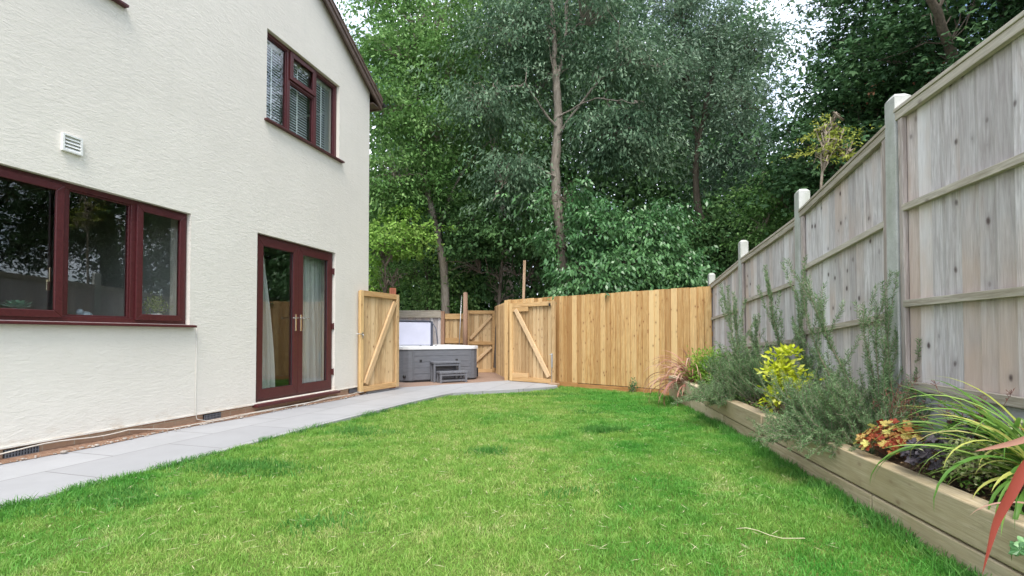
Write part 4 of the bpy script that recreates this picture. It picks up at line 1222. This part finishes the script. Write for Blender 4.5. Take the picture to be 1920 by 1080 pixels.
# central tall tree with the visible grey trunk
tr = pts_([(1058,640),(1056,520),(1052,440),(1041,340),(1046,250),(1047,190),(1042,135)], 12.5)
tree('ash_tree', 'tall grey trunked tree with blue green leaves rising behind the gates', 'tree',
     [(tr, .155, .10), (pts_([(1042,135),(1040,60),(1034,-20),(1020,-160)],12.5), .075, .04), (pts_([(1044,150),(1062,75),(1064,0),(1090,-150)],12.5,.4), .065, .035),
      (pts_([(1043,235),(1010,190),(985,150)],12.4,-.6), .035,.012),(pts_([(1047,250),(1090,190),(1130,140),(1180,110),(1250,120)],12.4,-1.0), .035,.012),
      (pts_([(1042,330),(990,300),(955,330),(925,375)],12.4,-.8), .03,.010),(pts_([(1046,215),(1110,180),(1150,182),(1200,190)],12.4,-1.2), .025,.008)],
     [blob(960,60,12.6,95,80,26), blob(1100,20,12.2,110,90,30), blob(1010,-60,13,140,80,24), blob(905,190,12.3,70,60,20), blob(1010,160,13.4,60,60,12),
      blob(1180,110,11.9,75,55,20), blob(1150,240,12.1,80,45,20), blob(950,320,12.0,60,50,16), blob(1190,250,12.6,70,70,14), blob(1120,-120,12.5,180,80,20)],
     M['leaf_blue'], M['bark_gray'], .13, .042, 62, droop=.9)
# ash trees on the left
tree('ash_tree', 'light green ash tree rising just behind the house roof edge', 'tree',
     [(pts_([(838,640),(832,500),(818,430),(800,360),(790,280),(780,150),(775,40)],13.5), .13,.05),(pts_([(822,440),(835,380),(880,300),(930,250)],13.6), .05,.02)],
     [blob(745,90,13.2,85,65,24), blob(720,200,13.0,70,60,20), blob(820,30,13.6,90,60,20), blob(830,130,13.4,80,70,24), blob(740,320,12.8,75,60,20), blob(820,250,13.0,80,55,20), blob(700,-10,13.4,60,30,8), blob(790,360,13.6,80,50,12), blob(860,-60,14,140,60,16)],
     M['leaf_ash'], M['bark_gray'], .12, .05, 60, droop=.6)
tree('ash_tree', 'slim leaning ash tree filling the gap between the roof edge tree and the grey trunk', 'tree',
     [(pts_([(960,640),(945,420),(925,250),(905,185),(890,60),(880,-60)],15.5), .16,.06)],
     [blob(880,120,15,80,80,20), blob(900,-20,15.5,110,70,18), blob(860,300,15,90,70,18), blob(960,220,15.5,80,80,16)],
     M['leaf_ash'], M['bark_gray'], .13, .05, 60, droop=.6)
# silver tree right of centre
tree('willow_tree', 'silvery leaved tree with a forked dark trunk right of centre', 'tree',
     [(pts_([(1345,640),(1335,450),(1308,390),(1306,300),(1322,220),(1340,140),(1350,50)],13.8), .13,.04),(pts_([(1312,280),(1300,200),(1290,120),(1280,30)],13.9), .06,.03),(pts_([(1322,225),(1370,150),(1400,90)],13.7), .05,.02)],
     [blob(1340,60,13.6,110,75,32), blob(1260,20,14,90,80,22), blob(1410,90,13.5,55,60,16), blob(1290,150,13.3,95,55,22), blob(1400,190,13.2,75,50,20), blob(1240,220,13.6,60,70,14), blob(1350,300,14,90,55,18), blob(1300,-70,14,150,60,18), blob(1420,280,13.5,60,60,14)],
     M['leaf_silver'], M['bark_dark'], .12, .038, 60, droop=.5)
# maple on the right beyond the fence
tree('maple_tree', 'dark broad leaved maple with russet seed clusters overhanging the weathered fence', 'tree',
     [([(8.9,8.6,-.3),(8.8,8.5,2.5),(8.9,8.4,5),(8.7,8.3,8)], .28,.14),([(8.8,8.5,3),(7.2,7.6,5),(6.2,7.0,6)], .12,.05),([(8.9,8.4,4),(9.8,6.4,5.5),(9.9,5.2,6.2)], .12,.05)],
     [(7.1,8.6,6.0,1.3,1.5,1.2,34),(8.0,7.8,4.4,1.9,1.7,1.4,46),(7.9,9.0,7.8,1.7,1.8,1.2,44),(8.2,10.2,5.8,1.7,1.2,1.8,36),(8.4,9.6,9.6,1.9,1.2,1.4,30),(9.0,7.2,6.6,1.9,1.9,1.6,40),(6.2,9.2,4.4,1.2,1.3,1.2,26),
      (9.3,6.0,4.0,1.5,1.8,1.4,34),(8.7,8.6,9.4,2.2,2.2,1.3,30),(7.8,9.4,2.9,2.0,1.3,1.0,28),(10.5,7.5,8,1.5,2.4,2,20),(9.6,4.2,5.6,1.5,1.7,1.8,24)],
     M['leaf_maple'], M['bark_dark'], .085, .042, 70, spread=(.36,.36,.26), droop=.35, maple=True, accents=(M['leaf_russet'],120))
tree('maple_tree', 'dark tree standing farther along behind the nearest fence panel', 'tree',
     [([(9.5,2.6,-.3),(9.4,2.6,3),(9.6,2.5,7)], .22,.12)],
     [(8.6,2.6,4.5,1.8,1.9,1.6,30),(9.4,2.2,6.8,2.0,2.1,1.6,30),(9.0,3.6,3.0,1.6,1.5,1.2,20),(9.2,.5,5,1.7,1.8,1.9,22),(10.0,3.8,8.6,2.2,2.6,1.8,30),(10.4,5.2,11,2.2,3,1.6,24)],
     M['leaf_maple'], M['bark_dark'], .13, .065, 60, spread=(.42,.42,.3), droop=.35, maple=True)
# evergreen shrubs lower down
tree('laurel_bush', 'glossy rounded laurel bush behind the new timber fence', 'shrub',
     [(pts_([(1150,680),(1160,560),(1180,470)],12), .08,.04)],
     [blob(1120,430,11.6,75,45,20), blob(1210,430,11.7,65,45,18), blob(1110,510,11.3,70,45,18), blob(1180,500,11.2,80,50,22), blob(1250,500,11.5,60,45,16), blob(1060,370,11.6,42,34,9), blob(1040,450,11.7,30,40,7), blob(1290,540,11.4,50,30,8)],
     M['leaf_laurel'], M['bark_dark'], .125, .048, 62, spread=(.26,.26,.17), droop=.9, shell=.65)
tree('elder_bush', 'dark evergreen bush between the grey trunk and the round post', 'shrub',
     [(pts_([(930,690),(935,560),(945,450)],13), .07,.03)],
     [blob(960,430,13,80,50,20), blob(900,500,13,75,55,22), blob(990,510,12.8,60,60,16), blob(850,420,13.4,70,50,14)],
     M['leaf_dark'], M['bark_dark'], .12, .06, 62, spread=(.32,.32,.22), droop=.6)
tree('hazel_bush', 'bright yellow green leafy bush right beside the house corner', 'shrub',
     [(pts_([(715,700),(720,600),(722,500)],12), .05,.02)],
     [blob(715,470,12.3,45,50,13), blob(735,530,12,45,40,12), blob(770,430,12.6,45,40,9)],
     M['leaf_bright'], M['bark_dark'], .10, .055, 60, spread=(.28,.28,.2), droop=.4)
tree('hazel_bush', 'mid green bush behind the hot tub cover and old grey fence', 'shrub',
     [(pts_([(800,700),(800,600),(800,520)],14), .06,.02)],
     [blob(790,520,14,70,60,22), blob(850,540,14,60,45,14), blob(760,400,14.2,60,60,16)],
     M['leaf_ash'], M['bark_dark'], .11, .055, 60, spread=(.3,.3,.22), droop=.4)
tree('holly_bush', 'dark green bush behind the farthest weathered fence panel', 'shrub',
     [(pts_([(1400,700),(1400,560),(1400,450)],12.5), .07,.03)],
     [blob(1370,480,12.4,60,50,18), blob(1430,400,12.6,70,50,18), blob(1310,440,13,60,55,16), blob(1480,330,12.6,60,60,16), blob(1500,430,12,60,60,14)],
     M['leaf_dark'], M['bark_dark'], .115, .055, 60, spread=(.3,.3,.22), droop=.5)
tree('hawthorn_bush', 'loose green hawthorn leaning over the sagging fence panel', 'shrub',
     [(pts_([(1490,640),(1495,420),(1480,350),(1462,310)],10.5), .035,.012),(pts_([(1495,420),(1475,380),(1440,350)],10.5), .018,.007)],
     [blob(1460,360,10.5,60,45,16), blob(1510,360,10.6,50,50,12), blob(1430,430,10.8,50,40,12)],
     M['leaf_ash'], M['bark_twig'], .08, .04, 45, spread=(.2,.2,.14), droop=.3)
tree('sapling', 'yellow green sapling showing above the sagging fence panel', 'sapling',
     [(pts_([(1540,640),(1545,340),(1552,280),(1560,240),(1575,205)],6.6), .022,.006)],
     [blob(1546,240,6.6,20,10,3), blob(1574,226,6.6,12,16,2), blob(1580,260,6.6,18,8,3), blob(1545,285,6.6,22,12,3), blob(1588,292,6.5,14,8,2)],
     M['leaf_yellow'], M['bark_twig'], .045, .02, 26, spread=(.08,.08,.03), droop=.2)
# far wood as one mass
n = 6500
cx = rng.uniform(-17, 20, n); cy = rng.uniform(19, 30, n)
top = 11.5 + 1.8*np.sin(cx*.55)+1.5*np.sin(cx*1.3+1)
rt = cx/cy; top = np.where((rt>-.27)&(rt<.50), top*(cy/24)+5.5, np.where(rt>.66, top, top*.72))
cz = rng.uniform(0, 1, n)**1.1*top-.2
c = np.stack([cx,cy,cz],1); per = 42
C = np.repeat(c,per,0)+rng.normal(size=(n*per,3))*[.8,.6,.55]
D = rng.normal(size=(n*per,3))+[0,-.3,-.5]
o = leaf_object('distant_wood', C, D, .34*rng.uniform(.6,1.2,n*per), .17, M['leaf_wood'], None, rng.normal(size=(n*per,3))*.7+[0,-.2,1], np.clip(np.repeat(rng.random(n),per)*.6+rng.random(n*per)*.4,0,1))
tag(o, 'dense dark woodland filling the background behind the nearer trees', 'woodland', kind='stuff')

# ------------------------------------------------------------------ bed plants
def needles(P, T, n_per, ln, wd, spread=.9):
    """needle leaves around points P with axis T"""
    C = np.repeat(P, n_per, 0); Tt = np.repeat(T, n_per, 0)
    d = rng.normal(size=C.shape); d -= Tt*np.sum(d*Tt,1,keepdims=True); d /= np.linalg.norm(d,axis=1,keepdims=True)+1e-9
    D = d*spread + Tt*.75
    C = C + Tt*rng.uniform(-.01,.01,(len(C),1))
    return C, D, ln*rng.uniform(.6,1.2,len(C)), np.full(len(C), wd)
def stem_curve(p0, dirn, length, bend, n=16):
    t = np.linspace(0,1,n)[:,None]
    d = np.array(dirn, float); d /= np.linalg.norm(d)
    return np.array(p0) + d*length*t + np.array(bend)*t**2 + np.cumsum(rng.normal(0,.004,(n,3)),0)
def rosemary(label, loc, stems, mat, group='rosemary bushes in the raised bed', ln=.026, wd=.0035, per=9, step=.010, name='rosemary_bush'):
    root = thing(name, label, 'shrub', loc, 0, group)
    tb = TB_(); Cs, Ds, Ls, Ws = [], [], [], []
    for (p0, d, L_, bend, side) in stems:
        cv = stem_curve(p0, d, L_, bend)
        tb.add(cv, np.linspace(.008,.002,len(cv))*min(1.5,max(.5,L_)), 5)
        lst = [(cv, .25)]
        for k in range(side):
            i = rng.integers(3, 14); dd = (cv[i+1]-cv[i]); dd /= np.linalg.norm(dd)
            sd = dd*.9+rng.normal(size=3)*.42+[0,0,.35]
            sc = stem_curve(cv[i], sd, L_*rng.uniform(.15,.36), [0,0,.05], 7)
            tb.add(sc, np.linspace(.0025,.0012,7), 4); lst.append((sc,.0))
        for q,skip in lst:
            seg = np.diff(q,axis=0); sl = np.linalg.norm(seg,axis=1); tot = sl.sum()
            m_ = max(4,int(tot/step)); s = np.linspace(skip*tot, tot, m_); cum = np.concatenate([[0],np.cumsum(sl)])
            P = np.stack([np.interp(s,cum,q[:,i]) for i in range(3)],1); T = np.gradient(P,axis=0); T /= np.linalg.norm(T,axis=1,keepdims=True)+1e-9
            a,b,c_,e = needles(P,T,per//2+1,ln,wd); Cs.append(a); Ds.append(b); Ls.append(c_); Ws.append(e)
    tb.build('stems', M['bark_twig'], root)
    leaf_object('needles', np.concatenate(Cs), np.concatenate(Ds), np.concatenate(Ls), np.concatenate(Ws), mat, root)
    return root
def cluster(n, rad, hmin, hmax, lean, zb=0, bendz=.08, side=3, lx=0, ly=0):
    out = []
    for k in range(n):
        a = rng.uniform(0,6.28); r = rad*math.sqrt(rng.random())
        L_ = rng.uniform(hmin,hmax)
        d = [math.cos(a)*lean*rng.uniform(.2,1)+lx, math.sin(a)*lean*rng.uniform(.2,1)+ly, 1]
        out.append(([math.cos(a)*r*.6, math.sin(a)*r*.6, zb], d, L_, [rng.normal(0,.05),rng.normal(0,.05),bendz*L_-.0], side))
    return out
# big low mound of rosemary (middle of bed), spilling over the sleepers
rosemary('large low grey green rosemary mound spilling over the sleepers in the middle of the bed', (2.15,3.05,.30),
         cluster(90,.32,.25,.50,1.5,0,-.12,4) + cluster(65,.34,.28,.46,1.9,0,-.45,4,lx=-1.0,ly=.1), M['rosemary'])
rosemary('tall rosemary with long wispy stems fanning out against the sagging fence panel', (2.30,3.0,.30),
         [([0,0,0],[-.55,.10,1],.95,[.02,0,.22],9),([0,.05,0],[-.9,.05,1],.98,[.22,0,.25],9),([.05,0,0],[-.25,.1,1],.72,[.05,0,.1],7),([.05,0,0],[.10,.1,1],.80,[.0,0,.1],8),
          ([.0,.05,0],[.3,0,1],.62,[-.02,0,.12],7),([0,0,0],[-.05,-.1,1],.55,[.0,0,.1],6),([.08,0,0],[.42,-.1,1],.72,[-.1,0,.25],7),([0,.1,0],[-.7,.3,1],.62,[.1,0,.1],6),([.02,0,0],[.0,.15,1],.78,[.03,0,.1],6)], M['rosemary'], per=13, ln=.028)
rosemary('dense dark rosemary mass below the third fence panel', (2.55,4.6,.28), cluster(90,.40,.35,.66,1.0,0,-.05,4), M['rosemary_dark'], ln=.030, wd=.005, per=8, step=.013)
rosemary('tall upright wispy rosemary in front of the third fence panel', (2.66,4.7,.28),
         [([.1,0,0],[-.35,0,1],1.05,[.10,0,.2],9),([-.2,.2,0],[-.5,0,1],.95,[.25,0,.15],9),([-.1,.1,0],[-.2,.1,1],.8,[.05,0,.1],7),([-.3,.1,0],[-.3,.1,1],1.0,[.1,0,.2],8),([.1,-.3,0],[-.25,0,1],1.0,[.1,0,.1],8)], M['rosemary'], ln=.034, wd=.005, per=14, step=.013)
rosemary('far rosemary clump at the corner by the farthest concrete post', (2.78,5.7,.20), cluster(75,.40,.32,.55,.9,0,-.05,4), M['rosemary_dark'], ln=.034, wd=.006, per=8, step=.016)
rosemary('small rosemary trailing over the sleeper edge at the far end', (2.32,5.0,.25), cluster(80,.34,.2,.46,1.6,0,-.4,3,lx=-.7), M['rosemary'], ln=.03, wd=.005, per=8, step=.014)

def leafy(name, label, loc, n_cl, rad, per, L, W, mat, cl=(.07,.07,.04), group=None, up=.3, sep=.0):
    root = thing(name, label, 'plant', loc, 0, group)
    d = rng.normal(size=(n_cl,3)); d /= np.linalg.norm(d,axis=1,keepdims=True)
    c = d*rng.uniform(.3,1,(n_cl,1))*np.array(rad)+[0,0,rad[2]]
    tb = TB_()
    for k in range(n_cl): tb.add(bez((0,0,0), c[k], .04, 6, .012), np.linspace(.005,.002,6), 4)
    tb.build('stems', M['bark_twig'], root)
    C = np.repeat(c,per,0)+rng.normal(size=(n_cl*per,3))*cl
    D = (C-np.repeat(c,per,0)); D = D/ (np.linalg.norm(D,axis=1,keepdims=True)+1e-6)+[0,0,up]+rng.normal(size=D.shape)*.4
    leaf_object('foliage', C, D, L*rng.uniform(.7,1.2,len(C)), W, mat, root, rng.normal(size=C.shape)*.5+[0,0,1], np.clip(np.repeat(rng.random(n_cl),per)*.4+rng.random(len(C))*.6,0,1))
    return root
leafy('choisya_bush', 'bright golden yellow leaved shrub among the rosemary', (2.19,3.86,.34), 30, (.13,.13,.25), 34, .055, .028, M['choisya'], (.035,.035,.028))
leafy('golden_sprig', 'small golden sprig low at the sleeper edge below the yellow shrub', (2.20,3.55,.30), 7, (.07,.07,.05), 24, .035, .016, M['choisya'], (.03,.03,.02))
leafy('nandina_bush', 'feathery lime green shrub at the far corner of the bed', (2.68,6.5,.18), 60, (.26,.24,.28), 50, .05, .018, M['limefoliage'], (.06,.06,.05))
leafy('nandina_bush', 'darker green shrub between the lime shrub and the far rosemary', (2.66,6.05,.12), 40, (.20,.2,.2), 40, .045, .018, M['strap_green'], (.06,.06,.05))

def strap(mb, p0, az_, el_, L_, W, droop, mat=None, twist=0, n=12, r=None):
    """arching strap leaf with a folded midrib"""
    p = Vector(p0); e = el_; st_ = L_/n; vs = []
    for i in range(n+1):
        t = i/n
        wdt = W*(.55+.45*math.sin(min(1,t*2.2)*math.pi/2))*(1-max(0,(t-.45)/.55)**1.6)
        d = Vector((math.cos(az_)*math.cos(e), math.sin(az_)*math.cos(e), math.sin(e)))
        s = d.cross(Vector((0,0,1))); s = s.normalized() if s.length > 1e-4 else Vector((1,0,0))
        u = s.cross(d)
        a = twist*t; s2 = s*math.cos(a)+u*math.sin(a); u2 = u*math.cos(a)-s*math.sin(a)
        vs += [p - s2*wdt*.5 + u2*wdt*.18, p, p + s2*wdt*.5 + u2*wdt*.18]
        p = p + d*st_; e -= droop/n*(.4+1.6*t)
    fs = []
    for i in range(n):
        b = i*3; fs += [(b,b+1,b+4,b+3),(b+1,b+2,b+5,b+4)]
    mb.add(vs, fs, r, True)
def strap_plant(name, label, loc, leaves, mats, cat='plant'):
    root = thing(name, label, cat, loc, 0)
    by = {}
    for (az_,el_,L_,W,dr,mt,tw) in leaves:
        mb = by.setdefault(mt, MB()); strap(mb, (random.uniform(-.02,.02),random.uniform(-.02,.02),0), az_, el_, L_, W, dr, twist=tw)
    for mt, mb in by.items(): mb.build('leaves', M[mt], root)
    return root
rl = lambda a,b: random.uniform(a,b)
strap_plant('phormium', 'pink striped flax arching in front of the new timber fence', (2.56,6.85,.22),
    [(rl(1.9,5.0),rl(.3,1.4),rl(.5,.95),rl(.022,.034),rl(1.3,2.9),'strap_pink',rl(-.5,.5)) for k in range(70)], None)
strap_plant('phormium', 'red bladed flax hanging over the nearest sleeper at the right edge', (1.87,1.53,.33),
    [(2.6,.5,.35,.018,1.4,'strap_pink',.2),(4.2,.4,.35,.02,2.6,'strap_red',.4),(1.6,1.2,.4,.02,.9,'strap_red',.2),(1.2,1.3,.45,.022,.7,'strap_pink',.2)], None)
fx = bpy.data.objects['phormium.001']
def ribbon(pts, W, r):
    P = [Vector(p)-fx.location for p in pts]; P2 = []
    for k in range(len(P)-1):
        for q in range(4): 
            a_, b_, c_, d_ = P[max(k-1,0)], P[k], P[k+1], P[min(k+2,len(P)-1)]; t_ = q/4
            P2.append(.5*((2*b_)+(c_-a_)*t_+(2*a_-5*b_+4*c_-d_)*t_*t_+(3*b_-a_-3*c_+d_)*t_**3))
    P2.append(P[-1]); mb = MB(); vs = []; n_ = len(P2)
    for k,p in enumerate(P2):
        t_ = k/(n_-1); d = (P2[min(k+1,n_-1)]-P2[max(k-1,0)]).normalized()
        s_ = d.cross(Vector((.25,-1,.15))).normalized(); w_ = W*(.35+.65*math.sin(min(1,t_/.55)*math.pi/2))*(1-max(0,(t_-.5)/.5)**1.3)*(1+.06*math.sin(9*t_))
        vs += [p-s_*w_*.5, p+Vector((0,-1,-.1))*w_*-.16, p+s_*w_*.5]
    mb.add(vs, [f for k in range(n_-1) for f in ((k*3,k*3+1,k*3+4,k*3+3),(k*3+1,k*3+2,k*3+5,k*3+4))], r, True)
    return mb
ribbon([(1.87,1.53,.40),(1.78,1.5,.56),(1.66,1.48,.60),(1.57,1.47,.555),(1.51,1.46,.475),(1.465,1.46,.395),(1.435,1.455,.32),(1.405,1.45,.235)], .048, .3).build('hanging_leaf', M['strap_red'], fx)
ribbon([(1.87,1.53,.36),(1.84,1.56,.56),(1.76,1.60,.612),(1.66,1.62,.585),(1.55,1.62,.562)], .028, .5).build('arching_leaf', M['strap_pink'], fx)
ribbon([(1.87,1.53,.34),(1.85,1.50,.46),(1.76,1.52,.50),(1.60,1.56,.49)], .018, .6).build('arching_leaf', M['strap_pink'], fx)
ribbon([(1.80,1.45,.30),(1.70,1.40,.36),(1.63,1.36,.30),(1.60,1.34,.18)], .018, .3).build('hanging_leaf', M['strap_red'], fx)
lv = []
for k in range(135):
    mt = 'strap_yellow' if random.random() < .24 else 'strap_green'
    lv.append((rl(1.3,5.4),rl(.35,1.25),rl(.30,.70),rl(.012,.021),rl(.7,2.6),mt,rl(-.6,.6)))
strap_plant('crocosmia', 'green grassy strap leaved clump spilling over the near sleepers', (2.06,1.84,.36), lv, None)
lv = [(rl(1.0,4.6),rl(.6,1.4),rl(.4,.72),rl(.014,.022),rl(.8,2.2),'strap_green',rl(-.6,.6)) for k in range(30)]
strap_plant('iris', 'broader blue green strap leaves behind the dark plum leaved plant', (2.20,2.10,.33), lv, None)

def lobed(name, label, loc, n, rad, size, mat, cat='plant', lobes=5, h=.07):
    root = thing(name, label, cat, loc, 0); mb = MB(); sm = MB()
    for k in range(n):
        a = rng.uniform(0,6.28); r = rad*math.sqrt(rng.random()); s = size*rng.uniform(.6,1.2)
        c = Vector((math.cos(a)*r, math.sin(a)*r, h*(1.2-(r/rad)**2)*rng.uniform(.55,1.1)+rng.uniform(-.01,.03)))
        nrm = Vector((math.cos(a)*r/rad*.9+rng.normal(0,.5), math.sin(a)*r/rad*.9+rng.normal(0,.5), .9)).normalized()
        x = nrm.orthogonal().normalized(); y = nrm.cross(x); ph0 = rng.uniform(0,6.28)
        m_ = lobes*4; vs = [c - nrm*s*.12]
        for i in range(m_):
            th = 2*math.pi*i/m_
            rr = s*(.8+.2*math.cos(lobes*th))*(1 if i else .35)
            vs.append(c + (x*math.cos(th+ph0)+y*math.sin(th+ph0))*rr + nrm*s*.10*math.sin(th*lobes*1.5))
        mb.add(vs, [(0,1+i,1+(i+1)%m_) for i in range(m_)], None, False)
        if k % 3 == 0: sm.tube([(c.x*.3,c.y*.3,-.02), c*.8, c-nrm*s*.12], .0015, 4)
    mb.build('leaves', mat, root); sm.build('stems', M['redstem'], root)
    return root
lobed('heuchera', 'amber and yellow ruffled leaved plant on the edge of the sleepers', (2.0,2.52,.345), 210, .165, .024, M['heuchera'], h=.12)
lobed('heuchera', 'dark plum leaved plant beside the amber one', (1.95,2.20,.36), 100, .13, .034, M['heuchera_dark'], h=.10)
lobed('heuchera', 'second dark plum leaved plant tucked against the concrete gravel board', (2.16,2.30,.40), 60, .11, .032, M['heuchera_dark'], h=.11)
lobed('geranium', 'fresh green rounded leaves by the gravel board at the right edge', (2.19,2.10,.36), 50, .12, .03, M['strap_green'], h=.10)
lobed('ivy_clump', 'dark green leaves hanging over the sleeper below the red flax', (1.70,1.56,.22), 22, .07, .028, M['leaf_laurel'], h=.05)
leafy('variegated_shrub', 'small cream variegated shrub between the strap leaves', (1.96,2.04,.37), 30, (.12,.10,.06), 30, .020, .013, M['variegated'], (.03,.03,.02))
leafy('variegated_shrub', 'cream flowering tuft near the gravel board', (2.14,2.0,.46), 18, (.07,.06,.05), 26, .018, .011, M['variegated'], (.025,.025,.02))
# red dry flower stems
t = thing('flower_stems', 'thin reddish dry flower stems beside the tallest concrete post', 'stems', (2.20,2.75,.30))
mb = MB()
for k in range(14):
    a = rl(0,6.28); L_ = rl(.25,.42)
    p = [Vector((rl(-.04,.04)+math.cos(a)*.10*q, rl(-.02,.02)+math.sin(a)*.10*q, L_*q)) for q in np.linspace(0,1,6)]
    mb.tube(p, [.002,.002,.0018,.0015,.0012,.0008], 4)
    for q in range(26):
        b = p[2].lerp(p[5], random.random()); e = b+Vector((rl(-.02,.02),rl(-.02,.02),rl(0,.02))); mb.tube([b,e], [.0008,.002], 3)
mb.build('stems', M['redstem'], t)
t = thing('flower_stems', 'sparse reddish seed stems in front of the nearest fence panel', 'stems', (2.17,2.30,.35))
mb = MB()
for k in range(12):
    a = rl(0,6.28); L_ = rl(.22,.38); w_ = rl(.05,.2)
    p = [Vector((math.cos(a)*w_*q, math.sin(a)*w_*q, L_*q)) for q in np.linspace(0,1,6)]
    mb.tube(p, [.0018,.0018,.0015,.0013,.001,.0008], 4)
    for q in range(16):
        b = p[3].lerp(p[5], random.random()); e = b+Vector((rl(-.02,.02),rl(-.02,.02),rl(0,.02))); mb.tube([b,e], [.0008,.0018], 3)
mb.build('stems', M['redstem'], t)
leafy('weed', 'small green weed growing at the foot of the new timber fence', (2.22,8.83,-.12), 12, (.05,.05,.13), 18, .04, .018, M['leaf_laurel'], (.03,.03,.03))

n = 5200; y = rng.uniform(.9,7.6,n); f = rng.random(n); x = (1.48+.135*y+.11)*(1-f)+(1.974+.175*y-.04)*f
C = np.stack([x,y,.305+.03*f+rng.uniform(-.005,.03,n)],1); D = rng.normal(size=(n,3))*[1,1,.25]
k = rng.random(n) < .6
o = leaf_object('leaf_litter', C[k], D[k], rng.uniform(.015,.04,k.sum()), .012, M['litter'], None, nrm=rng.normal(size=(k.sum(),3))*.3+[0,0,1])
tag(o, 'dry brown leaf litter on the soil between the bed plants', 'leaf litter', kind='stuff')
n = 9000; y = rng.uniform(.9,7.6,n); f = rng.random(n); x = (1.48+.135*y+.08)*(1-f)+(1.974+.175*y-.05)*f
kk = vnoise(x,y,.16,21)+.2*rng.random(n) > .62; x,y,f = x[kk],y[kk],f[kk]; n = len(x)
C = np.stack([x,y,.30+.03*f+rng.uniform(0,.06,n)],1)
o = leaf_object('low_weeds', C, rng.normal(size=(n,3))*[1,1,.5]+[0,0,.6], rng.uniform(.012,.035,n), .011, M['strap_green'], None, nrm=rng.normal(size=(n,3))*.5+[0,0,1])
tag(o, 'patches of low green weeds growing between the bed plants', 'weeds', kind='stuff')
